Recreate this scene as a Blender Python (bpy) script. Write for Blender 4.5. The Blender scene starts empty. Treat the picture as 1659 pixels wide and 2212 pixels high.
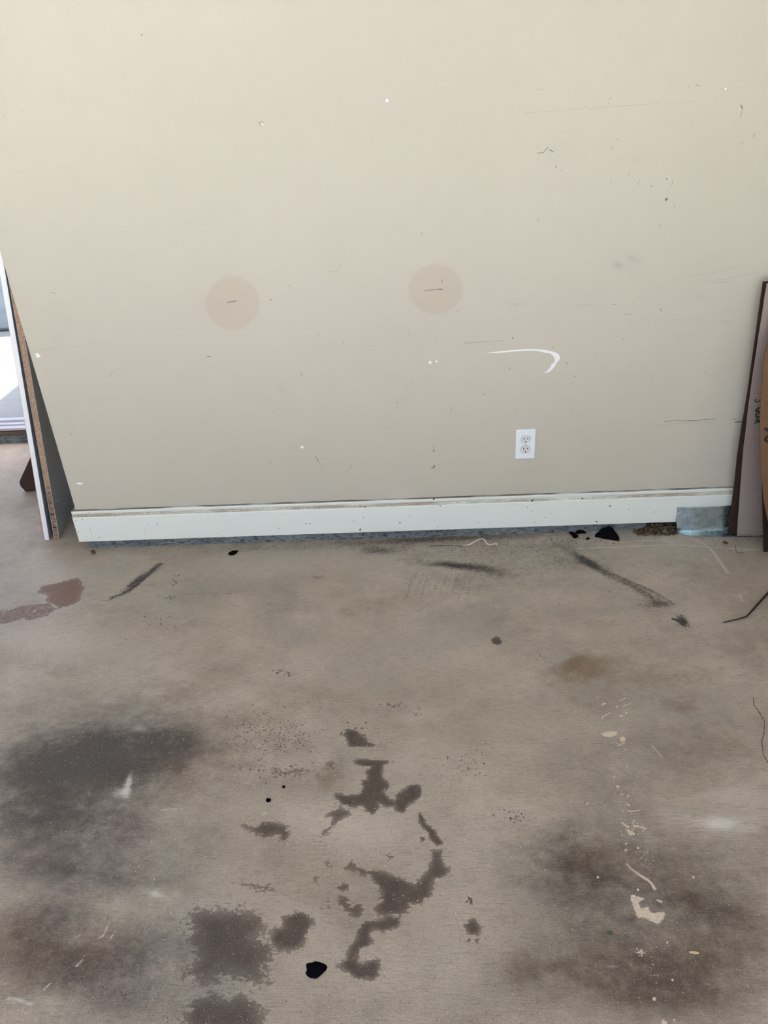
import bpy, bmesh, math, random
import numpy as np
from mathutils import Vector, Matrix

random.seed(7)
rng = np.random.default_rng(7)
SC = bpy.context.scene
COL = SC.collection

# ------------------------------------------------------------------ camera
# solved from the photograph: outlet plate 70 x 114 mm, baseboard, wall corner
FPX, CX, CY = 1661.0, 829.5, 1106.0
PITCH, ROLL, YAW, CAM_D, CAM_H = 0.5185, -0.0629, -0.0565, 2.5017, 1.5453
_F = np.array([math.sin(YAW)*math.cos(PITCH), math.cos(YAW)*math.cos(PITCH), -math.sin(PITCH)])
_R0 = np.array([math.cos(YAW), -math.sin(YAW), 0.0])
_U0 = np.cross(_R0, _F)
_R = math.cos(ROLL)*_R0 + math.sin(ROLL)*_U0
_U = np.cross(_R, _F)
_C = np.array([0.0, -CAM_D, CAM_H])
cam_data = bpy.data.cameras.new('camera')
cam = bpy.data.objects.new('camera', cam_data)
COL.objects.link(cam)
cam_data.sensor_fit = 'VERTICAL'
cam_data.sensor_height = 36.0
cam_data.sensor_width = 27.0
cam_data.lens = FPX/2212.0*36.0
cam_data.clip_start = 0.02
M = Matrix(((_R[0], _U[0], -_F[0], _C[0]), (_R[1], _U[1], -_F[1], _C[1]), (_R[2], _U[2], -_F[2], _C[2]), (0, 0, 0, 1)))
cam.matrix_world = M
SC.camera = cam

# ------------------------------------------------------------------ world, sun, exposure
SUN_DIR = Vector((0.40, 0.12, 1.0)).normalized()        # towards the sun
world = bpy.data.worlds.new('sky')
SC.world = world
world.use_nodes = True
wn = world.node_tree
wn.nodes.clear()
wo = wn.nodes.new('ShaderNodeOutputWorld')
wb = wn.nodes.new('ShaderNodeBackground')
ws = wn.nodes.new('ShaderNodeTexSky')
ws.sky_type = 'NISHITA'
ws.sun_disc = False
ws.sun_elevation = math.asin(SUN_DIR.z)
ws.sun_rotation = math.atan2(SUN_DIR.x, SUN_DIR.y)
ws.air_density = 0.75
ws.dust_density = 7.0
ws.ozone_density = 0.4
wb.inputs['Strength'].default_value = 0.075
wn.links.new(ws.outputs[0], wb.inputs['Color'])
wn.links.new(wb.outputs[0], wo.inputs['Surface'])
sun_d = bpy.data.lights.new('sun', 'SUN')
sun_d.energy = 4.2
sun_d.angle = 0.0095
sun_d.color = (1.0, 0.985, 0.955)
sun = bpy.data.objects.new('sun', sun_d)
COL.objects.link(sun)
sun.location = (3, 2, 8)
sun.rotation_euler = SUN_DIR.to_track_quat('Z', 'Y').to_euler()
vs = SC.view_settings
vs.view_transform = 'Standard'
vs.look = 'None'
vs.gamma = 1.0
vs.use_curve_mapping = False
vs.exposure = 3.55

# ------------------------------------------------------------------ helpers
def fl(x, y, z=0.0):
    """photo pixel -> point on the horizontal plane at height z"""
    v = _F + _R*(x-CX)/FPX - _U*(y-CY)/FPX
    t = (z-_C[2])/v[2]
    return _C + t*v
def wl(x, y, Y=0.0):
    """photo pixel -> point on the plane of the front wall (offset Y)"""
    v = _F + _R*(x-CX)/FPX - _U*(y-CY)/FPX
    t = (Y-_C[1])/v[1]
    return _C + t*v

class G:
    """small node-graph writer"""
    def __init__(s, name):
        s.m = bpy.data.materials.new(name); s.m.use_nodes = True
        s.t = s.m.node_tree; s.t.nodes.clear()
    def n(s, typ, props=None, out=0, **inp):
        nd = s.t.nodes.new('ShaderNode'+typ)
        for k, v in (props or {}).items(): setattr(nd, k, v)
        for k, v in inp.items():
            key = int(k[1:]) if k[0] == 'i' and k[1:].isdigit() else k.replace('_', ' ')
            sock = nd.inputs[key]
            if isinstance(v, bpy.types.NodeSocket): s.t.links.new(v, sock)
            else:
                if sock.type == 'RGBA' and len(v) == 3: v = (*v, 1)
                sock.default_value = v
        return nd.outputs[out]
    def math(s, op, a, b=0.0, c=None, clamp=False):
        kw = dict(i0=a, i1=b)
        if c is not None: kw['i2'] = c
        return s.n('Math', dict(operation=op, use_clamp=clamp), **kw)
    def ramp(s, v, a, b, lo=0.0, hi=1.0):
        return s.n('MapRange', dict(interpolation_type='SMOOTHSTEP'), Value=v, From_Min=a, From_Max=b, To_Min=lo, To_Max=hi)
    def mix(s, f, a, b, mode='MIX'):
        nd = s.t.nodes.new('ShaderNodeMix'); nd.data_type = 'RGBA'; nd.blend_type = mode; nd.clamp_factor = True
        for i, v in ((0, f), (6, a), (7, b)):
            if isinstance(v, bpy.types.NodeSocket): s.t.links.new(v, nd.inputs[i])
            else: nd.inputs[i].default_value = (*v, 1) if (i and len(v) == 3) else v
        return nd.outputs[2]
    def pos(s):
        return s.n('NewGeometry', out=0)
    def obj(s):
        return s.n('TexCoord', out=3)
    def map(s, v, scale=(1, 1, 1), loc=(0, 0, 0), rot=(0, 0, 0)):
        return s.n('Mapping', Vector=v, Scale=scale, Location=loc, Rotation=rot)
    def noise(s, v, scale, detail=4.0, rough=0.55, dist=0.0, out=0):
        return s.n('TexNoise', out=out, Vector=v, Scale=scale, Detail=detail, Roughness=rough, Distortion=dist)
    def bump(s, h, strength=0.3, dist=0.001):
        return s.n('Bump', Height=h, Strength=strength, Distance=dist)
    def end(s, color, rough=0.6, metal=0.0, normal=None, spec=0.5, **kw):
        b = s.t.nodes.new('ShaderNodeBsdfPrincipled')
        ins = {'Base Color': color, 'Roughness': rough, 'Metallic': metal, 'Specular IOR Level': spec}
        if normal is not None: ins['Normal'] = normal
        for k, v in kw.items(): ins[k.replace('_', ' ')] = v
        for k, v in ins.items():
            if isinstance(v, bpy.types.NodeSocket): s.t.links.new(v, b.inputs[k])
            else:
                if b.inputs[k].type == 'RGBA' and len(v) == 3: v = (*v, 1)
                b.inputs[k].default_value = v
        o = s.t.nodes.new('ShaderNodeOutputMaterial')
        s.t.links.new(b.outputs[0], o.inputs[0])
        return s.m

def srgb(r, g, b):
    f = lambda c: (c/255/12.92) if c/255 <= 0.04045 else ((c/255+0.055)/1.055)**2.4
    return (f(r), f(g), f(b))

def simple(name, col, rough=0.6, var=0.12, scale=30.0, metal=0.0, spec=0.5, bump=0.0, stretch=(1, 1, 1)):
    g = G(name)
    p = g.map(g.obj(), scale=stretch)
    n = g.noise(p, scale, 5.0)
    c = g.mix(n, tuple(c*(1-var) for c in col), tuple(min(1, c*(1+var)) for c in col))
    nm = g.bump(g.noise(p, scale*3, 4.0), bump, 0.002) if bump else None
    return g.end(c, rough, metal, nm, spec)

def mesh(name, verts, faces, mat=None, parent=None, smooth=False):
    me = bpy.data.meshes.new(name)
    me.from_pydata([tuple(map(float, v)) for v in verts], [], [tuple(map(int, f)) for f in faces])
    me.update()
    if smooth: me.polygons.foreach_set('use_smooth', [True]*len(me.polygons))
    return link(name, me, mat, parent)
def link(name, me, mat=None, parent=None):
    o = bpy.data.objects.new(name, me); COL.objects.link(o)
    if mat: me.materials.append(mat)
    if parent: o.parent = parent
    return o
def bm_obj(name, bm, mat=None, parent=None, smooth=False):
    me = bpy.data.meshes.new(name)
    bmesh.ops.recalc_face_normals(bm, faces=bm.faces)
    bm.to_mesh(me); bm.free()
    if smooth: me.polygons.foreach_set('use_smooth', [True]*len(me.polygons))
    return link(name, me, mat, parent)
def boxes(*bs):
    """list of (x0,x1,y0,y1,z0,z1) in one bmesh"""
    bm = bmesh.new()
    for x0, x1, y0, y1, z0, z1 in bs:
        v = [bm.verts.new((x, y, z)) for x in (x0, x1) for y in (y0, y1) for z in (z0, z1)]
        for f in ((0, 1, 3, 2), (4, 6, 7, 5), (0, 4, 5, 1), (2, 3, 7, 6), (0, 2, 6, 4), (1, 5, 7, 3)):
            bm.faces.new([v[i] for i in f])
    return bm
def empty(name, loc=(0, 0, 0), rot=(0, 0, 0)):
    o = bpy.data.objects.new(name, None); COL.objects.link(o)
    o.location = loc; o.rotation_euler = rot; o.empty_display_size = 0.05
    return o
def tag(o, label, cat, group=None):
    o['label'] = label; o['category'] = cat
    if group: o['group'] = group
    return o
def struct(o, label=None):
    o['kind'] = 'structure'
    if label: o['label'] = label
    return o
def basis(o, origin, ex, ey, ez):
    o.matrix_world = Matrix(((ex[0], ey[0], ez[0], origin[0]), (ex[1], ey[1], ez[1], origin[1]), (ex[2], ey[2], ez[2], origin[2]), (0, 0, 0, 1)))

# ---- surfaces with marks: an adaptive grid that carries painted-on densities as point attributes
class Marked:
    def __init__(s, nlay): s.segs = []; s.polys = []; s.gauss = []; s.nlay = nlay
    def seg(s, pts, w, val, lay, taper=False):
        """polyline of half width w (metres)"""
        n = len(pts)-1
        for i in range(n):
            a, b = pts[i], pts[i+1]
            wa = wb = w if np.isscalar(w) else None
            if wa is None: wa, wb = w[i], w[i+1]
            if taper: wa *= 1-i/n; wb *= 1-(i+1)/n
            s.segs.append((a[0], a[1], b[0], b[1], wa, wb, val, lay))
    def poly(s, pts, soft, val, lay, res=None):
        s.polys.append((np.array([(p[0], p[1]) for p in pts]), soft, val, lay, res or max(0.0025, soft*0.6)))
    def gau(s, c, a, b, val, lay, k=1.0):
        """soft ellipse, c centre, a and b semi-axis end points; k > 1 makes a flatter top"""
        c = np.array(c[:2]); A = np.stack([np.array(a[:2])-c, np.array(b[:2])-c], 1)
        s.gauss.append((c, np.linalg.inv(A), np.abs(A).sum(1), val, lay, k))
    @staticmethod
    def segd(P, sg):
        a = np.array(sg[:2]); d = np.array(sg[2:4])-a; L = d@d+1e-12
        t = np.clip(((P-a)@d)/L, 0, 1)
        r = np.hypot(P[:, 0]-a[0]-t*d[0], P[:, 1]-a[1]-t*d[1])
        return r, sg[4]+(sg[5]-sg[4])*t
    @staticmethod
    def polyd(P, V):
        W = np.roll(V, -1, 0); dm = np.full(len(P), 1e9); ins = np.zeros(len(P), bool)
        for a, b in zip(V, W):
            d = b-a; t = np.clip(((P-a)@d)/(d@d+1e-12), 0, 1)
            dm = np.minimum(dm, np.hypot(P[:, 0]-a[0]-t*d[0], P[:, 1]-a[1]-t*d[1]))
            c = (a[1] > P[:, 1]) != (b[1] > P[:, 1])
            with np.errstate(divide='ignore', invalid='ignore'):
                xi = (b[0]-a[0])*(P[:, 1]-a[1])/(b[1]-a[1])+a[0]
            ins ^= c & (P[:, 0] < xi)
        return np.where(ins, dm, -dm)
    @staticmethod
    def within(P, x0, x1, y0, y1):
        """indices of the points of P (sorted by x) inside a box"""
        i, j = np.searchsorted(P[:, 0], (x0, x1))
        y = P[i:j, 1]
        return i+np.nonzero((y > y0) & (y < y1))[0]
    def need(s, P0, h):
        order = np.argsort(P0[:, 0], kind='stable'); P = P0[order]
        k = np.zeros(len(P), bool); r = h*0.75
        for sg in s.segs:
            w = max(sg[4], sg[5])
            if h <= max(0.0011, w*0.8): continue
            m = w*1.6+r
            i = s.within(P, min(sg[0], sg[2])-m, max(sg[0], sg[2])+m, min(sg[1], sg[3])-m, max(sg[1], sg[3])+m)
            i = i[~k[i]]
            if len(i):
                d, ww = s.segd(P[i], sg); k[i[d < ww*1.6+r]] = True
        for V, soft, val, lay, res in s.polys:
            if h <= res: continue
            m = soft+r
            i = s.within(P, V[:, 0].min()-m, V[:, 0].max()+m, V[:, 1].min()-m, V[:, 1].max()+m)
            i = i[~k[i]]
            if len(i): k[i[np.abs(s.polyd(P[i], V)) < soft+r]] = True
        for c, Ai, ext, val, lay, kk in s.gauss:
            A = np.linalg.inv(Ai)
            if h <= max(0.004, 0.16*min(np.hypot(*A[:, 0]), np.hypot(*A[:, 1]))): continue
            k[s.within(P, c[0]-1.8*ext[0]-r, c[0]+1.8*ext[0]+r, c[1]-1.8*ext[1]-r, c[1]+1.8*ext[1]+r)] = True
        out = np.empty(len(P), bool); out[order] = k
        return out
    def values(s, P):
        """P must be sorted by x"""
        out = np.zeros((len(P), s.nlay))
        for c, Ai, ext, val, lay, kk in s.gauss:
            i = s.within(P, c[0]-2.2*ext[0], c[0]+2.2*ext[0], c[1]-2.2*ext[1], c[1]+2.2*ext[1])
            if len(i):
                q = (P[i]-c)@Ai.T; out[i, lay] += val*np.exp(-((q**2).sum(1))**kk)
        for V, soft, val, lay, res in s.polys:
            i = s.within(P, V[:, 0].min()-soft, V[:, 0].max()+soft, V[:, 1].min()-soft, V[:, 1].max()+soft)
            if len(i):
                t = np.clip(0.5+0.5*s.polyd(P[i], V)/soft, 0, 1)
                out[i, lay] = np.maximum(out[i, lay], val*t*t*(3-2*t))
        for sg in s.segs:
            w = max(sg[4], sg[5])*1.7
            i = s.within(P, min(sg[0], sg[2])-w, max(sg[0], sg[2])+w, min(sg[1], sg[3])-w, max(sg[1], sg[3])+w)
            if len(i):
                d, ww = s.segd(P[i], sg)
                t = np.clip(1.6-d/np.maximum(ww, 2e-4), 0, 1)
                out[i, sg[7]] = np.maximum(out[i, sg[7]], sg[6]*np.minimum(1, t))
        return out
    def grid(s, x0, x1, y0, y1, h0):
        """quadtree cells -> unique points (n,2), quads"""
        N = 1 << 9                                   # finest = h0/512
        nx = math.ceil((x1-x0)/h0); ny = math.ceil((y1-y0)/h0)
        u = h0/N
        I, J = np.meshgrid(np.arange(nx)*N, np.arange(ny)*N, indexing='ij')
        cells = np.stack([I.ravel(), J.ravel()], 1); size = N; done = []
        while len(cells):
            P = (cells+size/2)*u+np.array([x0, y0])
            k = s.need(P, size*u) & (size > 1)
            done.append(np.concatenate([cells[~k], np.full(((~k).sum(), 1), size)], 1))
            c = cells[k]; size //= 2
            cells = np.concatenate([c, c+[size, 0], c+[0, size], c+[size, size]]) if len(c) else c
        D = np.concatenate(done); S = D[:, 2]
        cor = np.stack([D[:, :2], D[:, :2]+np.stack([S, 0*S], 1), D[:, :2]+np.stack([S, S], 1), D[:, :2]+np.stack([0*S, S], 1)], 1).reshape(-1, 2)
        key = cor[:, 0].astype(np.int64)*(1 << 32)+cor[:, 1]
        uq, inv = np.unique(key, return_inverse=True)
        P = np.stack([uq >> 32, uq & ((1 << 32)-1)], 1)*u+np.array([x0, y0])
        P[:, 0] = np.minimum(P[:, 0], x1); P[:, 1] = np.minimum(P[:, 1], y1)
        return P, inv.reshape(-1, 4)

def fast_mesh(name, co, quads):
    me = bpy.data.meshes.new(name)
    me.vertices.add(len(co)); me.vertices.foreach_set('co', np.ascontiguousarray(co, dtype=np.float32).ravel())
    me.loops.add(len(quads)*4); me.loops.foreach_set('vertex_index', quads.astype(np.int32).ravel())
    me.polygons.add(len(quads)); me.polygons.foreach_set('loop_start', np.arange(0, len(quads)*4, 4, dtype=np.int32))
    me.update(calc_edges=True)
    return me
def colour_layer(me, name, rgba):
    a = me.attributes.new(name, 'FLOAT_COLOR', 'POINT')
    a.data.foreach_set('color', np.ascontiguousarray(rgba, dtype=np.float32).ravel())

# ------------------------------------------------------------------ room sizes
XC = -1.3094          # left end of the front wall
XR = 2.3              # right wall
XL = -4.4             # left wall
YB = -4.6             # line of the big garage door opening
YD = 1.05             # back wall with the side door
ZC = 2.75             # ceiling

# ------------------------------------------------------------------ marks on the wall (read off the photograph, laid on the wall plane)
wallM = Marked(4)                                       # dark scratch, bare white, tan blot, soft smudge
def wp(org, sc, *pts):
    return [(lambda q: (q[0], q[2]))(wl(org[0]+x/sc, org[1]+y/sc)) for x, y in pts]
def wline(org, sc, pts, val, w=1.0, lay=0):
    wallM.seg(wp(org, sc, *pts), w*0.0008, val, lay)
def wspot(org, sc, x, y, r, val, lay=0):
    q = wp(org, sc, (x, y))[0]
    wallM.seg([q, (q[0]+0.0003, q[1]+0.0004)], r*0.00156, val, lay)
def circ(x, y, rx, ry, n=40):
    return [(x+rx*math.cos(t), y+ry*math.sin(t)) for t in np.linspace(0, 2*math.pi, n, endpoint=False)]
O0 = (0, 0)
wallM.poly(wp(O0, 1, *circ(502, 655, 58, 58)), 0.0065, 1.0, 2)
wallM.poly(wp(O0, 1, *circ(941, 624.5, 58.5, 54)), 0.0065, 1.0, 2)
wallM.poly(wp((1040, 730), 8.295, (75, 270), (300, 244), (600, 213), (850, 198), (1000, 200), (1150, 217), (1240, 235), (1320, 258), (1382, 293), (1407, 345),
    (1397, 395), (1342, 450), (1312, 510), (1262, 570), (1212, 612), (1120, 630), (1178, 588), (1238, 520), (1248, 480), (1318, 430), (1313, 370), (1278, 312),
    (1213, 272), (1130, 261), (1040, 236), (900, 226), (600, 240), (300, 268)), 0.0012, 1.0, 1, 0.0011)
wallM.poly(wp((0, 500), 7.373, (572, 1932), (603, 1942), (648, 1985), (606, 2018), (573, 1985)), 0.0010, 1.0, 1, 0.0011)
wallM.poly(wp(O0, 1, *circ(172, 1044.5, 7, 2.2, 14)), 0.0010, 1.0, 1, 0.0011)
for x, y, r in ((652.5, 966, 3.2), (929, 783, 3), (943, 781, 2), (836, 217, 2.6), (1567, 192, 1.6), (1420, 774, -2), (1490, 1025, -5), (496, 807, -1.6)):
    wspot(O0, 1, x, y, abs(r), 0.75 if r > 0 else 0.34, 1)
for x, y in ((564.5, 266), (295, 315.5)):               # two filled nail holes
    q = circ(x, y, 4.2, 4.2, 12); wline(O0, 1, q+q[:1], 0.8 if x > 400 else 0.35, 0.9)
    wspot(O0, 1, x+2.5, y+3, 1.6, 0.7 if x > 400 else 0.2, 1)
A, a_ = (1050, 150), 2.724
for pts, v, w in (([(220, 258), (500, 235), (780, 215), (1020, 201)], .42, .9), ([(1060, 199), (1250, 185)], .35, .9), ([(1345, 177), (1470, 172)], .3, .9), ([(280, 120), (340, 120)], .45, 1),
    ([(300, 492), (335, 490), (365, 458)], .8, 1.3), ([(372, 472), (397, 486)], .85, 1.4), ([(298, 545), (313, 497)], .4, .9), ([(374, 476), (378, 530), (405, 552), (415, 575)], .38, .9),
    ([(409, 580), (413, 568)], .8, 1.6), ([(433, 602), (443, 590)], .6, 1), ([(1497, 205), (1509, 232), (1497, 280)], .7, 1.1), ([(1430, 130), (1470, 165), (1500, 208)], .3, .9), ([(1502, 215), (1508, 228)], .8, 2.2),
    ([(1380, 114), (1432, 119)], .45, 1), ([(1570, 395), (1583, 375)], .8, 1.1), ([(1487, 437), (1500, 440), (1515, 425)], .55, 1.1), ([(1055, 795), (1060, 765), (1070, 722)], .45, 1),
    ([(1095, 652), (1098, 668), (1089, 686)], .6, 1), ([(886, 682), (903, 650)], .65, 1.1), ([(840, 598), (836, 628)], .45, 1), ([(842, 600), (845, 628)], .4, .9), ([(302, 895), (310, 872)], .6, 1.1),
    ([(530, 1018), (540, 1030), (541, 1075)], .4, 1), ([(510, 1396), (560, 1387), (622, 1386)], .45, 1.3), ([(830, 1390), (880, 1360), (915, 1320)], .36, 1.2), ([(818, 1444), (852, 1440)], .55, 1.2),
    ([(830, 1492), (960, 1480), (1250, 1465), (1480, 1410)], .28, 1.2), ([(830, 1470), (900, 1468), (1010, 1468)], .28, 1), ([(1338, 1257), (1450, 1245)], .45, 1.1), ([(1270, 1240), (1400, 1238), (1500, 1212), (1615, 1192)], .42, 1.1),
    ([(1180, 1218), (1330, 1198), (1440, 1168), (1535, 1152)], .36, 1.1), ([(1148, 1349), (1170, 1347)], .5, 1), ([(1240, 1342), (1262, 1340)], .45, 1), ([(747, 1384), (763, 1382)], .75, 1.3), ([(1027, 1410), (1030, 1419)], .85, 1.3),
    ([(830, 1515), (960, 1548), (1090, 1562), (1240, 1560)], .28, 1.1), ([(0, 1603), (50, 1597), (105, 1595)], .45, 1), ([(60, 1463), (110, 1468)], .3, 1), ([(165, 1463), (195, 1470)], .35, 1.2),
    ([(1000, 830), (1007, 800)], .4, .9), ([(1465, 70), (1512, 60)], .25, 1), ([(1235, 90), (1260, 100)], .5, 1.8), ([(500, 1252), (555, 1250)], .3, 1), ([(1425, 1553), (1530, 1555)], .25, 1), ([(1450, 1610), (1530, 1618)], .25, 1),
    ([(860, 1410), (1000, 1405), (1180, 1408)], .2, 1.1), ([(1170, 1325), (1260, 1322)], .25, 1.2), ([(700, 1350), (760, 1340), (930, 1300), (1030, 1308)], .2, 1)):
    wline(A, a_, pts, v, w)
for x, y, r, v in ((1060, 765, 2.4, 1), (728, 172, 1.3, .6), (720, 198, 1.3, .5), (778, 276, 1, .5), (738, 461, 1.6, .55), (772, 412, 1.6, .4), (785, 530, 1.5, .4), (888, 533, 1.8, .5), (865, 472, 1.4, .4), (907, 458, 1.4, .35),
    (735, 660, 1.8, .45), (972, 688, 1.4, .6), (1062, 645, 1.4, .8), (1013, 728, 1.3, .5), (1108, 806, 1.2, .7), (1022, 920, 1.2, .8), (1148, 673, 1.2, .4), (218, 688, 1.3, .4), (232, 712, 1.3, .4), (445, 686, 1.6, .4), (365, 655, 1.2, .5),
    (155, 1581, 1.7, .75), (808, 1586, 1.5, .6), (643, 1674, 1.4, .6), (473, 1730, 1.4, .7), (136, 1760, 1.3, .8), (523, 1807, 1.5, .6), (1291, 1780, 1.3, .7), (395, 1638, 1.3, .55), (1212, 1218, 1.2, .5), (1102, 1237, 1.3, .5), (584, 218, 1.1, .6), (1192, 98, 1.4, .5)):
    wspot(A, a_, x, y, r, v)
B, b_ = (400, 500), 2.552
for pts, v, w in (([(760, 225), (800, 222), (825, 225), (850, 203), (857, 180)], .5, 1), ([(120, 690), (140, 690)], .9, 1.6), ([(505, 822), (530, 830), (518, 855), (535, 890), (548, 910)], .42, 1), ([(430, 926), (505, 931)], .35, 1),
    ([(867, 605), (876, 622)], .65, 1.1), ([(1540, 616), (1659, 607)], .62, 1.1), ([(1520, 664), (1566, 660)], .35, 1.2), ([(1055, 1081), (1210, 1068)], .36, 1.1), ([(1468, 965), (1471, 990), (1455, 1013)], .5, 1.2), ([(1471, 990), (1492, 990)], .4, 1),
    ([(890, 1332), (905, 1302), (925, 1284)], .55, 1.1), ([(905, 1302), (920, 1300)], .5, 1.4), ([(715, 1240), (728, 1250), (735, 1270)], .7, 2), ([(735, 1270), (750, 1285), (758, 1325)], .4, 1.2), ([(1367, 1170), (1370, 1210)], .55, 1.2),
    ([(1360, 1303), (1372, 1300), (1374, 1290)], .85, 3.2), ([(275, 1000), (300, 1060), (295, 1150), (320, 1210)], .18, 1), ([(0, 600), (120, 612), (300, 598)], .22, 1), ([(380, 750), (440, 758), (500, 790)], .2, 1), ([(1350, 570), (1390, 545)], .3, 1),
    ([(1340, 625), (1360, 595)], .25, 1), ([(230, 391), (252, 388), (280, 383)], .85, 1.8), ([(1320, 327), (1370, 321), (1418, 319)], .75, 1.4), ([(1400, 319), (1417, 319)], .8, 2.4), ([(1412, 282), (1419, 268)], .7, 1.6), ([(940, 1318), (955, 1325)], .4, 1), ([(720, 185), (690, 180)], .15, 1),
    ([(1365, 1020), (1390, 1022)], .3, 1), ([(880, 690), (915, 676)], .25, 1.1), ([(1640, 896), (1655, 901)], .7, 1.6), ([(50, 1085), (70, 1085)], .2, 1)):
    wline(B, b_, pts, v, w)
for x, y, r, v in ((470, 376, 1.3, .8), (641, 789, 1.5, .7), (1168, 941, 1.3, .9), (470, 1273, 1.3, .8), (490, 995, 1.4, .6), (732, 567, 1.2, .7), (572, 299, 1.3, .6), (1230, 562, 1.3, .6), (917, 722, 1.2, .55), (1370, 1209, 2.0, .85), (1481, 1277, 1.2, .5), (1250, 820, 1.3, .5),
    (1220, 857, 1.6, .5), (1456, 300, 1.2, .5), (1500, 437, 1.3, .5), (953, 90, 1.2, .5), (1304, 10, 1.2, .6), (293, 1216, 1.2, .5), (803, 905, 1.4, .35), (1387, 584, 1.2, .4), (236, 1113, 1.2, .45), (933, 1363, 1.4, .4)):
    wspot(B, b_, x, y, r, v)
C_, c_ = (1400, 550), 5.53
for pts, v, w in (([(190, 1996), (350, 1981), (470, 1988), (560, 1986), (640, 1973), (800, 1966)], .62, 1.8), ([(470, 1986), (590, 1984)], .85, 2), ([(100, 2046), (300, 2021), (560, 2008), (780, 2000)], .4, 1.5), ([(1000, 1965), (1052, 1964)], .55, 2.4), ([(1040, 2001), (1132, 1994)], .85, 2.8),
    ([(860, 1966), (960, 1966)], .25, 1.4), ([(153, 652), (156, 668)], .85, 1.4), ([(345, 1005), (385, 1004)], .45, 1.2), ([(85, 785), (97, 783)], .5, 1.2), ([(360, 1372), (460, 1374)], .3, 1)):
    wline(C_, c_, pts, v, w)
D_, d_ = (0, 500), 7.373
for pts, v, w in (([(795, 966), (840, 974), (890, 990)], .65, 1.1), ([(300, 1185), (600, 1215), (760, 1268), (950, 1352), (1090, 1430), (1220, 1500)], .30, 1.3), ([(410, 1441), (600, 1434), (720, 1440)], .25, 1), ([(490, 1926), (700, 1884), (900, 1862)], .45, 1), ([(900, 1862), (1250, 1835), (1475, 1765), (2000, 1730)], .25, 1), ([(330, 1058), (400, 1056)], .3, 1)):
    wline(D_, d_, pts, v, w)
E_, e_ = (0, 0), 2.0
for pts, v, w in (([(498, 978), (538, 980)], .4, 1), ([(518, 1001), (565, 1001)], .3, 1), ([(87, 483), (105, 479)], .35, 1.6), ([(410, 790), (413, 815)], .2, 1)):
    wline(E_, e_, pts, v, w)
for x, y, r, v in ((612, 152, 1.3, .8), (19, 503, 1.2, .6), (338, 18, 2.0, .3), (1093, 861, 1.1, .45), (1383, 976, 1.1, .45), (1546, 1070, 1.1, .5), (1175, 900, 1.2, .25)): wspot(E_, e_, x, y, r, v)
F_, f_ = (0, 800), 5.267
for pts, v, w in (([(1253, 70), (1252, 45), (1268, 25), (1295, 15)], .55, 1.1), ([(1215, 380), (1240, 380)], .5, 1), ([(620, 298), (690, 300)], .25, 1.2), ([(1320, 1260), (1390, 1255)], .25, 1), ([(980, 1320), (1010, 1370)], .2, 1)):
    wline(F_, f_, pts, v, w)
wspot(F_, f_, 808, 727, 1.3, .8); wspot(F_, f_, 820, 607, 1.4, .35)
for x, y, rx, ry, v in ((1336, 573, 12, 6, .6), (1368, 559, 14, 7, .42), (1115, 658, 14, 3.5, .30), (1566, 696, 10, 4, .25)):
    c, a, b = wp(O0, 1, (x, y), (x+rx, y+ry*.3), (x, y+ry)); wallM.gau(c, a, b, v, 3)
for k in range(150):                                    # faint nicks all over the lower wall
    x, y = random.uniform(40, 1600), 1100-1000*abs(random.gauss(0, .35))
    if y < 30: continue
    if random.random() < .5: wspot(O0, 1, x, y, random.uniform(.7, 1.2), random.uniform(.2, .5))
    else:
        L = random.uniform(5, 26); t = random.gauss(0, .35)
        wline(O0, 1, [(x, y), (x+L*math.cos(t), y+L*math.sin(t))], random.uniform(.12, .26), 1.0)

# ------------------------------------------------------------------ stains and scuffs of the floor, plus painted glare
floorM = Marked(8)
OIL, BROWN, SOFT, BLACK, CHALK_GLARE, PAINT, RUST, CLEAN_GLARE = range(8)
def fp(org, sc, *pts):
    return [(lambda q: (q[0], q[1]))(fl(org[0]+x/sc, org[1]+y/sc)) for x, y in pts]
def fpoly(org, sc, pts, soft, val, lay): floorM.poly(fp(org, sc, *pts), soft, val, lay)
def fline(org, sc, pts, w, val, lay, taper=False): floorM.seg(fp(org, sc, *pts), w, val, lay, taper)
def fgau(x, y, rx, ry, val, lay, ang=0.0, k=1.0):
    ca, sa = math.cos(math.radians(ang)), math.sin(math.radians(ang))
    c, a, b = fp(O0, 1, (x, y), (x+rx*ca, y+rx*sa), (x-ry*sa, y+ry*ca)); floorM.gau(c, a, b, val, lay, k)
def specks(x, y, rx, ry, n, s0, s1, val, lay, seed=1, ang=0.0, asp=1.0):
    r = random.Random(seed)
    for i in range(n):
        u, v = r.gauss(0, .5), r.gauss(0, .5); t = math.radians(ang)
        q = fp(O0, 1, (x+u*rx*math.cos(t)-v*ry*math.sin(t), y+u*rx*math.sin(t)+v*ry*math.cos(t)))[0]
        w = r.uniform(s0, s1)*(.62 if lay == OIL else .8); L = w*r.uniform(.1, asp); d = r.uniform(0, 3.14)
        floorM.seg([(q[0]-L*math.cos(d), q[1]-L*math.sin(d)), (q[0]+L*math.cos(d), q[1]+L*math.sin(d))], [w, w*r.uniform(.5, 1)], val*r.uniform(.7, 1.1), lay)
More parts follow.
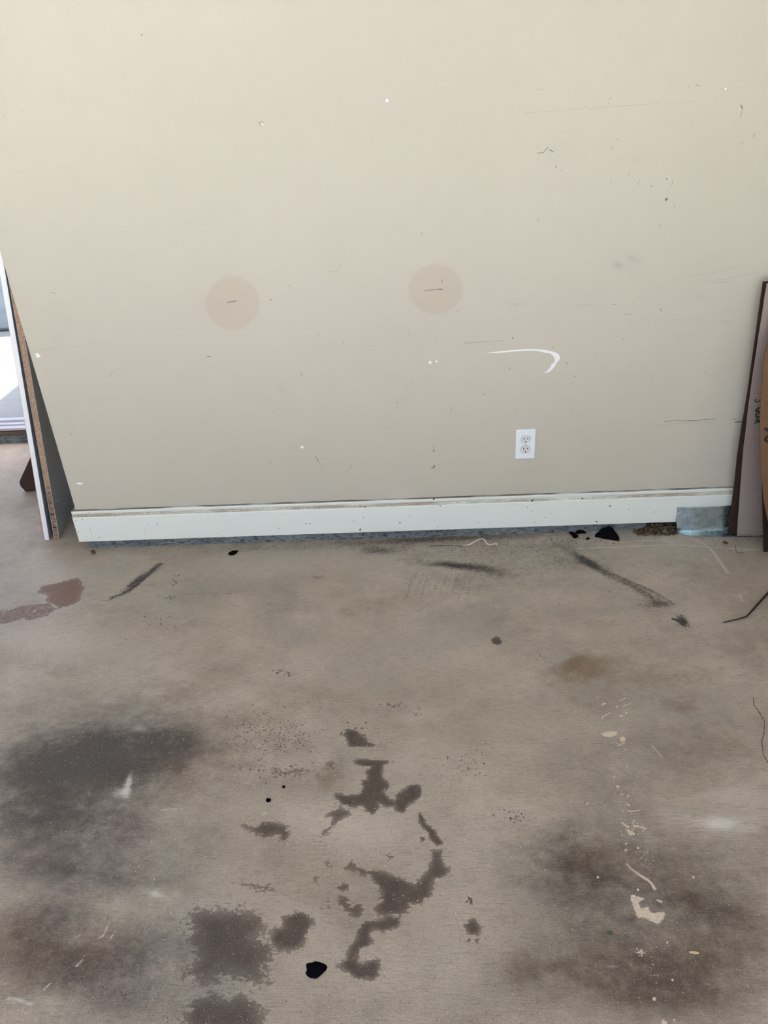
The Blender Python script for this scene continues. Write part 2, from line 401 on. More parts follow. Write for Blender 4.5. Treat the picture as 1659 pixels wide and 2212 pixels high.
def rubber(org, sc, pts, spread, n, val, seed, w0=.0008, w1=.0026):
    r = random.Random(seed); P_ = np.array(smooth2(fp(org, sc, *pts)))
    for i in range(n):
        a = r.uniform(0, .75); b = min(1, a+r.uniform(.12, .5)); m = len(P_)
        seg_ = P_[int(a*(m-1)):int(b*(m-1))+1]
        if len(seg_) < 3: continue
        t = np.gradient(seg_, axis=0); t /= np.linalg.norm(t, axis=1, keepdims=True)+1e-9
        off = r.gauss(0, .45)*spread; nr = np.stack([-t[:, 1], t[:, 0]], 1)
        sl = r.gauss(0, .25)*spread
        Q_ = seg_+nr*(off+sl*np.linspace(-1, 1, len(seg_)))[:, None]
        w = r.uniform(w0, w1); k = len(Q_)
        floorM.seg([tuple(q_) for q_ in Q_], [w*math.sin(math.pi*(j+.5)/k)**.5 for j in range(k)], val*r.uniform(.5, 1.1)*math.exp(-(off/spread)**2), BLACK)
def smooth2(pts, n=5):
    out = []; P_ = [np.array(p) for p in pts]
    for i in range(len(P_)-1):
        a, b, c, d = P_[max(i-1, 0)], P_[i], P_[i+1], P_[min(i+2, len(P_)-1)]
        for k in range(n):
            t = k/n; out.append(0.5*((2*b)+(c-a)*t+(2*a-5*b+4*c-d)*t*t+(3*b-a-3*c+d)*t**3))
    return out+[P_[-1]]
a3 = (480, 1380); a4 = (480, 1750); k3 = 2.765
fpoly(a3, k3, [(795, 720), (905, 725), (1020, 735), (960, 755), (950, 790), (960, 830), (1000, 870), (985, 900), (960, 910), (985, 945), (1030, 975), (1050, 920), (1100, 900), (1110, 875), (1170, 870),
    (1197, 910), (1180, 950), (1110, 990), (1090, 1042), (1040, 1030), (1030, 1002), (980, 1002), (930, 975), (935, 1012), (900, 1050), (860, 1022), (840, 995), (770, 1005), (720, 985), (668, 940), (680, 925),
    (740, 938), (820, 930), (845, 885), (828, 850), (870, 838), (862, 790), (890, 765), (830, 755), (800, 745)], 0.0180, 1.0, OIL)
fpoly(a3, k3, [(700, 1000), (775, 1025), (770, 1050), (720, 1080), (650, 1140), (625, 1175), (583, 1180), (600, 1150), (640, 1110), (650, 1070), (603, 1060), (640, 1030)], 0.0180, .72, OIL)
fpoly(a3, k3, [(110, 1105), (195, 1120), (240, 1087), (320, 1087), (390, 1118), (407, 1160), (372, 1222), (345, 1202), (340, 1172), (300, 1182), (250, 1198), (210, 1170), (140, 1140)], 0.0210, .74, OIL)
fpoly(a3, k3, [(725, 565), (750, 540), (800, 545), (850, 590), (880, 625), (945, 638), (850, 645), (760, 640), (745, 605)], 0.0180, .95, OIL)
specks(480+770/k3, 1380+560/k3, 38, 22, 26, .0018, .004, .95, OIL, 3)
fpoly(a3, k3, [(1175, 1040), (1200, 1060), (1215, 1110), (1262, 1140), (1285, 1180), (1314, 1222), (1282, 1230), (1242, 1192), (1235, 1160), (1195, 1122), (1178, 1085)], 0.0150, 1.1, OIL)
fpoly(a4, k3, [(1245, 240), (1322, 238), (1315, 290), (1332, 325), (1362, 350), (1340, 402), (1270, 422), (1250, 480), (1257, 510), (1220, 532), (1180, 572), (1120, 562), (1110, 612), (1040, 632), (960, 637), (918, 612),
    (918, 572), (950, 540), (950, 490), (910, 440), (880, 392), (830, 392), (800, 357), (718, 350), (770, 300), (800, 330), (870, 358), (950, 358), (1010, 388), (1090, 410), (1150, 440), (1200, 390), (1240, 330), (1250, 290)], 0.0210, .82, OIL)
fpoly(a4, k3, [(1062, 650), (1052, 692), (960, 722), (900, 707), (880, 740), (892, 780), (870, 812), (820, 832), (808, 900), (832, 922), (900, 888), (942, 898), (932, 960), (937, 1002), (910, 1018), (860, 1008), (810, 1012),
    (740, 962), (688, 935), (740, 890), (760, 820), (800, 770), (810, 720), (850, 668), (940, 660), (1000, 628)], 0.0180, .95, OIL)
fpoly(a4, k3, [(365, 640), (460, 612), (500, 618), (540, 670), (510, 720), (492, 780), (470, 818), (400, 832), (340, 832), (288, 780), (310, 710), (360, 700)], 0.0240, .97, OIL)
fpoly(a4, k3, [(-210, 640), (-130, 580), (80, 600), (240, 630), (245, 740), (200, 760), (300, 800), (290, 900), (240, 960), (282, 990), (200, 1025), (40, 1000), (-120, 1030), (-230, 990), (-150, 880), (-180, 760)], 0.0550, .86, OIL)
fpoly(a4, k3, [(-180, 1150), (-60, 1100), (40, 1130), (120, 1100), (200, 1140), (240, 1230), (230, 1340), (-190, 1340), (-210, 1240)], 0.0500, .90, OIL)
fpoly(a4, k3, [(668, 470), (700, 440), (752, 436), (762, 470), (720, 492)], 0.0150, .8, OIL)
fpoly(a4, k3, [(676, 508), (740, 508), (780, 550), (830, 545), (852, 570), (832, 642), (790, 648), (740, 612), (688, 560)], 0.0210, .70, OIL)
fpoly(a4, k3, [(538, 398), (577, 395), (570, 442), (540, 442)], 0.0150, .66, OIL)
fpoly(a4, k3, [(78, 438), (150, 427), (312, 447), (300, 492), (200, 482)], 0.0270, .68, OIL)
fpoly(a4, k3, [(592, 340), (640, 285), (665, 340), (630, 362)], 0.0180, .62, OIL)
fpoly(a4, k3, [(580, 560), (650, 540), (650, 600), (590, 610)], 0.0360, .60, OIL)
fpoly(a4, k3, [(1438, 690), (1475, 668), (1502, 648), (1542, 700), (1527, 748), (1470, 737)], 0.0150, 1.0, OIL)
fpoly(a4, k3, [(1508, 770), (1530, 762), (1532, 795), (1515, 800)], 0.0120, .95, OIL)
specks(480+1485/k3, 1750+540/k3, 7, 10, 9, .002, .004, .95, OIL, 5)
specks(480+1475/k3, 1750+785/k3, 5, 6, 4, .002, .004, .85, OIL, 6)
specks(480+995/k3, 1750+275/k3, 9, 8, 12, .0015, .003, .8, OIL, 7)
fpoly((1040, 1380), 2.68, [(55, 5), (85, -15), (110, -5), (118, 25), (95, 35), (65, 28)], 0.0120, .95, OIL)
fpoly(a3, k3, [(275, 800), (330, 780), (440, 765), (510, 790), (470, 830), (340, 825)], 0.0420, .68, OIL)
fpoly(a3, k3, [(640, 735), (690, 725), (680, 780), (620, 800), (560, 830), (600, 770)], 0.0360, .62, OIL)
fpoly(a3, k3, [(1180, 1180), (1215, 1185), (1200, 1215), (1185, 1210)], 0.0120, .9, OIL)
specks(590, 1585, 100, 60, 320, .0006, .0026, .95, OIL, 11, -8, 1.2)
fgau(590, 1590, 75, 34, .20, OIL, -8); fgau(525, 1590, 34, 22, .14, OIL); fgau(560, 1620, 50, 14, .12, OIL, -14)
specks(520, 1580, 40, 40, 60, .0006, .003, .8, OIL, 12)
specks(640, 1600, 45, 38, 80, .0006, .003, .8, OIL, 13)
fgau(668, 1605, 20, 14, .22, OIL)
specks(610, 1452, 28, 9, 22, .0015, .0045, .9, OIL, 14, 12)
specks(850, 1524, 28, 6, 16, .0018, .0040, .9, OIL, 15); specks(902, 1540, 9, 9, 7, .0018, .004, .9, OIL, 16)
specks(1013, 1645, 52, 40, 75, .0010, .0024, .95, OIL, 17, 0, 1.4)
specks(1105, 1764, 36, 16, 38, .0012, .0030, .95, OIL, 18)
specks(1172, 1422, 24, 24, 22, .0012, .0030, .85, OIL, 19)
specks(580, 1662, 75, 16, 45, .0012, .0035, .8, OIL, 20)
specks(770, 1800, 300, 200, 120, .0007, .0016, .9, OIL, 21)
fpoly((0, 1180), 2.9625, [(245, 295), (270, 255), (370, 235), (490, 203), (512, 215), (527, 250), (538, 270), (520, 300), (500, 352), (470, 372), (380, 397), (300, 350), (302, 310)], 0.0210, 1.0, RUST)
fpoly((0, 1180), 2.9625, [(-60, 370), (0, 388), (30, 412), (90, 385), (200, 370), (330, 362), (380, 400), (300, 450), (200, 482), (150, 470), (-60, 520)], 0.0240, .60, RUST)
fgau(75, 1328, 24, 9, .3, RUST)
fgau(38, 2020, 14, 9, 1.0, BROWN); fgau(38, 2020, 10, 7, .75, RUST)
# dark rubber and tar
R1, r1 = (0, 1180), 2.9625
rubber(R1, r1, [(690, 345), (760, 312), (830, 280), (900, 228), (980, 150), (1030, 105)], .016, 70, .9, 91)
fline(R1, r1, [(800, 295), (840, 272), (900, 225), (980, 152)], [.003, .008, .010, .004], .62, BLACK)
for x, y, rx, ry, v, a in ((285, 1262, 36, 8, .55, -38), (310, 1246, 30, 9, .5, -38), (325, 1263, 22, 5, .35, -5), (340, 1230, 14, 9, .35, -30)): fgau(x, y, rx, ry, v, BLACK, a)
fline(R1, r1, [(640, 350), (700, 345)], .002, .5, BLACK); fline(R1, r1, [(1050, 235), (1240, 215)], .0015, .5, BLACK); fline(R1, r1, [(1180, 305), (1480, 300)], .002, .42, BLACK)
specks(378, 1258, 12, 14, 14, .0015, .004, .9, BLACK, 31); specks(365, 1290, 22, 5, 18, .0015, .0035, .9, BLACK, 32); specks(340, 1350, 45, 30, 30, .0010, .003, .8, BLACK, 33)
specks(300, 1330, 130, 90, 40, .0007, .0016, .85, BLACK, 34)
R7, r7 = (650, 1040), 3.016
rubber(R7, r7, [(780, 543), (950, 545), (1040, 552), (1130, 556), (1270, 596)], .016, 46, .7, 92)
rubber(R7, r7, [(400, 455), (520, 448), (640, 445)], .022, 34, .5, 93)
rubber(R7, r7, [(420, 420), (800, 415), (1200, 420), (1650, 400)], .035, 60, .42, 94, .0006, .0018)
rubber(R7, r7, [(1100, 600), (1300, 570), (1500, 580), (1750, 560)], .05, 50, .36, 95, .0006, .002)
fgau(985, 1222, 75, 8, .75, BLACK, 5); fgau(815, 1190, 45, 9, .5, BLACK); fgau(1000, 1195, 190, 24, .34, BLACK, 2); fgau(1080, 1240, 70, 14, .40, BLACK, 8); fgau(975, 1268, 90, 24, .14, BLACK)
fgau(1250, 1215, 120, 20, .34, BLACK); fgau(1180, 1180, 90, 12, .36, BLACK); fgau(960, 1163, 260, 8, .55, BLACK, -2)
fline(R7, r7, [(850, 420), (950, 417), (1060, 422)], .0025, .8, BLACK)
for k in range(17):
    x = 892+k*10.5+random.uniform(-3, 3); y = 1238+random.uniform(-3, 4)+k*.5; L = random.uniform(34, 58)
    fline(O0, 1, [(x, y), (x-7, y+L*.5), (x-16, y+L)], [.005, .008, .005], random.uniform(.20, .34), BLACK)
R8, r8 = (1100, 1020), 2.968
fline(R8, r8, [(250, 412), (290, 458), (350, 485), (400, 512), (500, 575), (580, 612), (640, 640), (740, 690), (860, 740), (960, 790), (1060, 850)], [.002, .003, .004, .004, .004, .004, .004, .003, .003, .002, .001], .50, BLACK)
rubber(R8, r8, [(270, 430), (350, 485), (500, 575), (640, 640), (740, 690), (860, 740), (960, 790), (1060, 850)], .014, 70, .62, 96)
rubber(R8, r8, [(840, 900), (930, 870), (1000, 855), (1070, 850)], .02, 30, .5, 97)
for x, y, rx, ry, v, a in ((1270, 1215, 60, 8, .50, 32), (1340, 1252, 60, 10, .45, 28), (1400, 1285, 45, 11, .48, 28), (1420, 1305, 45, 8, .45, 0), (1470, 1338, 16, 9, .7, 38), (1478, 1345, 12, 9, .5, 50), (1350, 1315, 80, 10, .22, 0)): fgau(x, y, rx, ry, v, BLACK, a)
fline(R8, r8, [(880, 862), (960, 850), (1060, 850)], .003, .45, BLACK)
fline(R8, r8, [(1048, 940), (1080, 950), (1110, 975)], [.004, .005, .003], 1.0, BLACK)
specks(1475, 1340, 24, 18, 40, .0008, .002, .9, BLACK, 41, 40)
fgau(575, 1186, 380, 9, .30, BLACK, -2)
specks(600, 1183, 320, 8, 80, .0007, .0022, .9, BLACK, 42, -2); specks(1250, 1168, 130, 10, 90, .0010, .0030, .95, BLACK, 43); specks(1560, 1165, 90, 16, 60, .0008, .0025, .95, BLACK, 44)
specks(1450, 1240, 230, 60, 60, .0007, .002, .9, BLACK, 45)
fgau(686, 1247, 22, 5, .55, BROWN); fgau(686, 1247, 20, 5, .35, SOFT)
fline((1040, 1380), 2.68, [(1575, 340), (1577, 380), (1612, 430), (1638, 480), (1636, 550), (1622, 590), (1632, 670), (1659, 720)], .0010, .9, BLACK)
q = (0, 1580); k2 = 2.9625
for i, (x, y) in enumerate(((220, 1340), (270, 1410), (380, 1470), (450, 1510), (520, 1580), (610, 1600), (700, 1650), (780, 1690), (860, 1720), (940, 1770), (1000, 1800), (1080, 1830), (1150, 1860))):
    specks(x/k2, 1580+y/k2, 26, 9, 11, .0006, .0019, .62, BLACK, 60+i, 25)
# wide soft dirt
for x, y, rx, ry, v, a in ((230, 1640, 175, 75, 1.05, -4), (110, 1665, 130, 70, .55, -8), (380, 1610, 110, 50, .55, 0), (300, 1560, 150, 50, .35, 0), (60, 1760, 120, 50, .45, 0), (150, 1850, 200, 60, .30, 0), (250, 1790, 160, 50, .35, 0),
    (90, 1560, 160, 50, .30, 0), (130, 2050, 260, 110, .36, 0), (330, 2120, 200, 90, .34, 0), (480, 2040, 70, 50, .45, 0), (60, 1990, 90, 40, .3, 0), (470, 1790, 60, 30, .25, 0), (250, 1900, 150, 40, .3, 0),
    (1230, 1800, 110, 55, .60, -12), (1260, 1900, 130, 75, .62, 0), (1200, 1870, 90, 60, .40, 0), (1450, 1600, 180, 70, .38, 0), (1300, 1690, 130, 50, .30, 0), (1500, 1900, 190, 100, .55, 0), (1400, 2000, 220, 110, .50, 0), (1500, 2150, 240, 90, .62, 0),
    (1300, 2120, 170, 80, .48, 0), (1150, 2100, 120, 60, .30, 0), (1600, 2020, 120, 90, .38, 0), (1620, 1420, 70, 50, .25, 0), (1130, 1650, 90, 60, .18, 0), (1600, 1330, 60, 40, .2, 0), (1640, 1180, 40, 26, .4, 0), (60, 2120, 200, 110, .26, 0), (250, 2000, 200, 120, .24, 0), (380, 1880, 140, 80, .20, 0), (60, 1880, 140, 90, .26, 0), (230, 1640, 240, 110, .30, -4), (1350, 1850, 260, 120, .22, 0), (1450, 2060, 260, 140, .24, 0), (1500, 1700, 260, 90, .16, 0), (700, 2195, 200, 40, .16, 0), (100, 1480, 200, 50, .18, 0), (250, 2130, 420, 160, .34, 0), (830, 2190, 700, 90, .16, 0), (190, 1700, 260, 130, .50, -10), (220, 1900, 340, 170, .40, 0), (60, 1760, 160, 90, .30, 0), (1400, 1950, 380, 230, .14, 0), (60, 1600, 140, 70, .22, -12), (1000, 2080, 400, 120, .10, 0)):
    fgau(x, y, rx, ry, v, SOFT, a)
for x, y, rx, ry, v, a in ((1240, 1455, 95, 34, .62, -10), (1290, 1430, 60, 22, .3, 0), (1240, 1430, 26, 12, .55, -30), (1480, 1530, 60, 26, .42, 0), (1440, 1460, 150, 40, .28, 0), (1500, 1620, 150, 60, .32, 0), (400, 1560, 130, 45, .38, 0), (420, 1480, 110, 30, .28, 0),
    (480, 1640, 60, 50, .30, 0), (600, 1590, 120, 60, .30, 0), (700, 1500, 90, 30, .25, 0), (720, 1670, 40, 40, .30, 0), (1150, 2090, 60, 22, .55, 0), (1250, 2085, 60, 26, .35, 0), (1240, 1850, 130, 70, .30, 0), (1500, 2100, 220, 100, .25, 0),
    (150, 2070, 200, 80, .30, 0), (700, 1690, 40, 30, .35, 0), (1300, 1860, 80, 40, .3, 0), (800, 1315, 60, 16, .25, 0), (1320, 1345, 60, 16, .3, 0), (480, 1340, 100, 26, .22, 0), (1440, 1385, 110, 14, .25, 0), (950, 1340, 60, 20, .2, 0), (260, 1650, 60, 40, .3, 0), (1620, 1860, 60, 60, .35, 0)):
    fgau(x, y, rx, ry, v, BROWN, a)
for x, y, rx, ry, v, a in ((600, 1220, 300, 34, .38, -2), (120, 1250, 160, 34, .35, 0), (70, 1380, 110, 40, .45, 0), (220, 1390, 160, 50, .30, 0), (800, 1790, 110, 60, .50, 0), (640, 1760, 110, 60, .42, 0), (700, 1640, 30, 40, .4, 0), (900, 1650, 100, 70, .30, 0), (640, 1990, 110, 60, .38, 0),
    (1000, 1960, 90, 100, .30, 0), (1050, 1800, 70, 60, .25, 0), (800, 1420, 220, 80, .26, 0), (1100, 1560, 120, 60, .22, 0), (1030, 1420, 150, 50, .24, 0), (1420, 1210, 160, 30, .3, 0), (1250, 1290, 200, 30, .22, 0), (900, 1330, 220, 40, .24, 0), (30, 1010, 60, 40, .3, 0), (860, 1930, 20, 12, .3, 0), (1390, 2212, 300, 30, -.1, 0)):
    fgau(x, y, rx, ry, v, CLEAN_GLARE, a)  # clean pale concrete; the patch by the side door is painted skylight glare
# chalky scuffs, and white glare painted at the right and by the side door
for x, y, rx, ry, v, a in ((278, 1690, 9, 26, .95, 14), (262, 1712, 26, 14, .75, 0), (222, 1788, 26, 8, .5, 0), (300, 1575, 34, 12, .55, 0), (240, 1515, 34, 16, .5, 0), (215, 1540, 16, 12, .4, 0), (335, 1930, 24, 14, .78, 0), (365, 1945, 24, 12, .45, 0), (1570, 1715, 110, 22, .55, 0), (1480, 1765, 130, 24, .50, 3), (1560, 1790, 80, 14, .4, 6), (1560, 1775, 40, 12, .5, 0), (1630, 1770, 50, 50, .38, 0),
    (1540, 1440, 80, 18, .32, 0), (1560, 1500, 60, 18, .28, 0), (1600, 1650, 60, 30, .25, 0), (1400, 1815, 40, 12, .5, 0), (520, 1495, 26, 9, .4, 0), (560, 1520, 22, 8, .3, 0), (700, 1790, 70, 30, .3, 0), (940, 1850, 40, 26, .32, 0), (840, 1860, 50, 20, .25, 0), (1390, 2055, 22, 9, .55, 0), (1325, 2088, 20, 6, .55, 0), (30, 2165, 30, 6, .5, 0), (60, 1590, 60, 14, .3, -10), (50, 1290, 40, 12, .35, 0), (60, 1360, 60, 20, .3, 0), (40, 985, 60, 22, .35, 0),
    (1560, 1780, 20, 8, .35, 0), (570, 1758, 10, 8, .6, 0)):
    fgau(x, y, rx, ry, v, CHALK_GLARE, a)
for pts, w, v in (([(440, 490), (650, 482), (830, 473), (1000, 466), (1120, 468), (1230, 478), (1350, 488), (1600, 498)], .0028, .95), ([(720, 452), (820, 440), (990, 434), (1030, 450), (1060, 465)], .0026, .95), ([(1240, 455), (1290, 490), (1330, 545), (1370, 600), (1402, 645)], .0042, 1.0), ([(1200, 440), (1225, 445)], .006, .9), ([(0, 502), (260, 490), (440, 490)], .002, .6),
    ([(560, 1215), (600, 1212)], .002, .4), ([(1090, 680), (1150, 695)], .006, .75), ([(1480, 790), (1495, 825)], .003, .9), ([(1405, 785), (1490, 787)], .0015, .8)):
    fline(R8, r8, pts, w*1.4, v*.78, CHALK_GLARE)
fline(R1, r1, [(0, 160), (150, 140), (330, 120), (480, 112)], .0030, .5, CHALK_GLARE); fline(R1, r1, [(330, 118), (410, 116)], .005, .5, CHALK_GLARE)
for pts, w in (([(660, 1310), (700, 1220)], .0018), ([(705, 1330), (735, 1280)], .0018), ([(490, 1500), (525, 1465)], .0022), ([(285, 1650), (320, 1615)], .0022), ([(1030, 505), (1080, 497), (1130, 497)], .0014), ([(640, 1320), (665, 1300)], .0016), ([(50, 1710), (110, 1715), (200, 1745)], .0035)):
    fline(q, k2, pts, w*1.2, .72, CHALK_GLARE)
# cream paint drips
R5, r5 = (1040, 1380), 2.68; R6 = (1040, 1780)
fpoly(R5, r5, [(690, 552), (710, 540), (750, 533), (788, 534), (785, 556), (750, 570), (715, 566)], .004, .85, PAINT)
fpoly(R5, r5, circ(818, 580, 17, 17, 10), .0035, .85, PAINT)
fpoly(R5, r5, [(690, 378), (715, 366), (722, 375), (700, 386)], .002, .85, PAINT)
for x, y, r in ((783, 393, 6), (809, 448, 8), (838, 430, 7), (700, 460, 4), (787, 855, 7), (768, 800, 5), (612, 953, 5), (850, 908, 5), (850, 962, 5), (833, 640, 3), (757, 748, 4), (845, 740, 4), (1226-0, -9999, 0)):
    if r: c = fp(R5, r5, (x, y))[0]; floorM.seg([c, (c[0]+.001, c[1]+.001)], r*.00045, .95, PAINT)
for pts, w in (([(700, 452), (745, 428)], .0014), ([(800, 360), (835, 342)], .0011), ([(815, 392), (862, 374)], .0010), ([(790, 620), (830, 600)], .0011), ([(850, 998), (915, 993)], .0014), ([(815, 1065), (850, 1090)], .0024), ([(850, 1110), (880, 1130)], .003), ([(880, 1080), (950, 1098)], .0018), ([(990, 620), (1045, 685)], .0008)):
    fline(R5, r5, pts, w, .9, PAINT)
specks(1333, 1530, 26, 40, 60, .0004, .0011, .95, PAINT, 81); specks(1332, 1610, 20, 40, 60, .0004, .0012, .95, PAINT, 82); specks(1345, 1740, 20, 40, 50, .0004, .0014, .95, PAINT, 83); specks(1368, 1790, 26, 26, 70, .0005, .0017, .95, PAINT, 84); specks(1385, 1850, 26, 30, 50, .0004, .0012, .95, PAINT, 85)
specks(1410, 2090, 22, 50, 55, .0004, .0011, .9, PAINT, 86); specks(1385, 2058, 12, 8, 24, .0008, .002, .9, PAINT, 87)
fline(R6, 2.68, [(840, 232), (870, 262), (920, 298), (965, 325), (985, 345), (1003, 375)], [.002, .0018, .003, .0032, .0028, .0036], .72, PAINT)
fpoly(R6, 2.68, [(860, 408), (885, 404), (900, 415), (930, 425), (958, 420), (930, 445), (915, 460), (925, 482), (970, 475), (980, 500), (1000, 512), (1072, 502), (1060, 540), (1045, 570), (1022, 594), (985, 568), (940, 552), (908, 550), (882, 505), (872, 470), (858, 440)], .006, .66, PAINT)
fpoly(R6, 2.68, [(998, 428), (1030, 435), (1057, 440), (1050, 466), (1020, 452)], .005, .66, PAINT)
for x, y, r in ((862, 55, 10), (835, 153, 6), (906, 140, 5), (835, 117, 4), (673, 310, 5), (1226, 310, 5.5), (1000, 1015, 6), (1057, 1153, 10), (1105, 905, 4), (1116, 1137, 3), (1075, 687, 4), (905, 382, 5)):
    c = fp(R6, 2.68, (x, y))[0]; floorM.seg([c, (c[0]+.001, c[1]+.0015)], r*.00045, .9, PAINT)
specks(830, 1700, 820, 480, 130, .0006, .0014, .85, PAINT, 88, 0, 1.5)
specks(300, 1620, 260, 120, 90, .0005, .0012, .9, PAINT, 89, 0, 1.5)
# ------------------------------------------------------------------ materials of the setting
def wall_material():
    g = G('painted_wall')
    p = g.pos()
    att = g.n('Attribute', dict(attribute_name='marks'), out=0)
    alpha = g.n('Attribute', dict(attribute_name='marks'), out=3)
    sep = g.t.nodes.new('ShaderNodeSeparateColor'); g.t.links.new(att, sep.inputs[0])
    big = g.noise(p, 0.9, 3.0)
    big = g.ramp(big, 0.3, 0.7)
    col = g.mix(big, (0.556, 0.530, 0.446), (0.588, 0.560, 0.476))
    fine = g.noise(p, 14.0, 5.0)
    col = g.mix(g.ramp(fine, 0.35, 0.75, 0.0, 0.10), col, (0.48, 0.45, 0.37))
    col = g.mix(g.math('MULTIPLY', sep.outputs[2], 0.25, clamp=True), col, (0.44, 0.31, 0.24))
    col = g.mix(g.math('MULTIPLY', alpha, 0.5, clamp=True), col, (0.24, 0.22, 0.20))
    nz = g.noise(p, 260.0, 4.0)
    dk = g.ramp(g.math('ADD', sep.outputs[0], g.math('MULTIPLY', g.math('SUBTRACT', nz, 0.5), 0.5)), 0.12, 0.95)
    col = g.mix(g.math('MULTIPLY', dk, 0.85), col, (0.085, 0.08, 0.07))
    wh = g.ramp(sep.outputs[1], 0.25, 0.6)
    col = g.mix(wh, col, (0.88, 0.90, 0.93))
    orange = g.noise(p, 95.0, 3.0)
    h = g.math('SUBTRACT', orange, g.math('MULTIPLY', g.math('ADD', dk, wh), 0.8))
    return g.end(col, 0.5, normal=g.bump(h, 0.10, 0.0012), spec=0.35)

def floor_material():
    g = G('stained_concrete')
    p = g.pos()
    a1 = g.n('Attribute', dict(attribute_name='stain_a'), out=0); a1a = g.n('Attribute', dict(attribute_name='stain_a'), out=3)
    b1 = g.n('Attribute', dict(attribute_name='stain_b'), out=0); b1a = g.n('Attribute', dict(attribute_name='stain_b'), out=3)
    sa = g.t.nodes.new('ShaderNodeSeparateColor'); g.t.links.new(a1, sa.inputs[0])
    sb = g.t.nodes.new('ShaderNodeSeparateColor'); g.t.links.new(b1, sb.inputs[0])
    oil, brown, soft = sa.outputs[0], sa.outputs[1], sa.outputs[2]; black = a1a
    chalk_glare, paint, rust = sb.outputs[0], sb.outputs[1], sb.outputs[2]; clean = b1a  # both pale layers also carry painted glare
    # shared noises, centred on zero and stretched to about -1..1
    def nz(sc, det=5.0, st=(1, 1, 1), rough=0.62, loc=(0, 0, 0)):
        n = g.noise(g.map(p, scale=st, loc=loc), sc, det, rough)
        return g.math('MULTIPLY', g.math('SUBTRACT', n, 0.5), 4.0)
    big = nz(1.6, 5.0)
    mid = nz(6.5, 6.0, (0.8, 1.2, 1), 0.68)
    edge = nz(36.0, 5.0, rough=0.7)
    fine = nz(160.0, 4.0, (0.55, 1, 1), 0.7)
    grain = nz(400.0, 3.0, (0.7, 1, 1), 0.75)
    streak = nz(1.0, 4.0, (24, 420, 1), 0.65)
    warmn = nz(2.9, 4.0, loc=(9, -3, 0))
    def add(x, *terms):
        for n, k in terms: x = g.math('MULTIPLY_ADD', n, k, x)
        return x
    # broom-finished, worn concrete
    col = g.mix(g.ramp(big, -0.8, 0.8), (0.410, 0.356, 0.297), (0.525, 0.463, 0.394))
    col = g.mix(g.ramp(mid, -0.9, 0.9, 0.0, 0.48), col, (0.262, 0.225, 0.189))
    col = g.mix(g.ramp(warmn, 0.1, 1.1, 0.0, 0.35), col, (0.320, 0.238, 0.160))
    col = g.mix(g.ramp(warmn, 0.0, -1.0, 0.0, 0.55), col, (0.315, 0.305, 0.290))
    worn = nz(3.6, 6.0, (0.9, 1.1, 1), 0.70, (3, 7, 0))
    col = g.mix(g.ramp(add(worn, (edge, 0.25)), -0.1, 1.2, 0.0, 0.58), col, (0.165, 0.135, 0.110))
    col = g.mix(g.ramp(add(mid, (fine, 0.35)), 0.3, 1.4, 0.0, 0.35), col, (0.135, 0.110, 0.090))
    # clean pale (with painted door glare), brown and dark soft tints
    col = g.mix(g.ramp(add(clean, (mid, 0.22), (edge, 0.12)), 0.05, 0.85, 0, 0.8), col, (0.57, 0.505, 0.435))
    col = g.mix(g.ramp(add(brown, (mid, 0.24), (edge, 0.14)), 0.05, 1.0, 0, 0.80), col, (0.175, 0.108, 0.060))
    sd = add(g.math('MULTIPLY', soft, add(1.0, (mid, 0.42), (edge, 0.20), (warmn, 0.15))), (fine, 0.05), (grain, 0.03))
    col = g.mix(g.ramp(sd, 0.0, 1.75, 0, 0.96), col, g.mix(g.ramp(warmn, -0.5, 0.5), (0.050, 0.043, 0.040), (0.072, 0.049, 0.037)))
    # crisp oil stains with ragged edges
    omk = g.ramp(add(oil, (edge, 0.22), (nz(85.0, 4.0, (0.7, 1, 1), 0.7), 0.22), (fine, 0.20)), 0.36, 0.45)
    oc = g.mix(g.ramp(add(edge, (fine, 0.5)), -0.9, 0.9), (0.048, 0.034, 0.027), (0.092, 0.068, 0.054))
    col = g.mix(g.math('MULTIPLY', omk, g.ramp(add(oil, (mid, 0.12)), 0.15, 0.85, 0.45, 0.97)), col, oc)
    # russet blot with a darker rim
    rm = add(rust, (edge, 0.30), (nz(85.0, 4.0, rough=0.7), 0.14))
    rk = g.ramp(rm, 0.38, 0.50)
    redge = g.math('MULTIPLY', rk, g.ramp(rm, 0.50, 0.72, 1.0, 0.0))
    col = g.mix(g.math('MULTIPLY', rk, g.ramp(rust, 0.3, 1.0, 0.35, 0.92)), col, (0.185, 0.098, 0.062))
    col = g.mix(g.math('MULTIPLY', redge, 0.55), col, (0.085, 0.050, 0.036))
    # rubber and tar marks, broken by the broom lines
    bk = g.ramp(add(black, (streak, 0.26), (fine, 0.26), (edge, 0.14)), 0.16, 0.90)
    col = g.mix(bk, col, (0.020, 0.018, 0.018))
    # broom lines and grain
    col = g.mix(g.ramp(streak, 0.1, -1.1, 0.0, 0.50), col, (0.075, 0.065, 0.056))
    col = g.mix(g.ramp(add(grain, (fine, 0.35)), -0.05, 1.1, 0.0, 0.66), col, (0.070, 0.060, 0.052))
    col = g.mix(g.ramp(add(grain, (fine, 0.35)), -0.1, -1.2, 0.0, 0.55), col, (0.52, 0.48, 0.43))
    # chalky scuffs with painted glare, and cream paint splashes
    ck = g.ramp(add(chalk_glare, (streak, 0.28), (grain, 0.42), (fine, 0.22)), 0.32, 1.15)
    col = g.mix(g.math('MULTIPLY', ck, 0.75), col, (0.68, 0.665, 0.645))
    pk = g.ramp(add(paint, (fine, 0.30), (edge, 0.22), (grain, 0.10)), 0.44, 0.54)
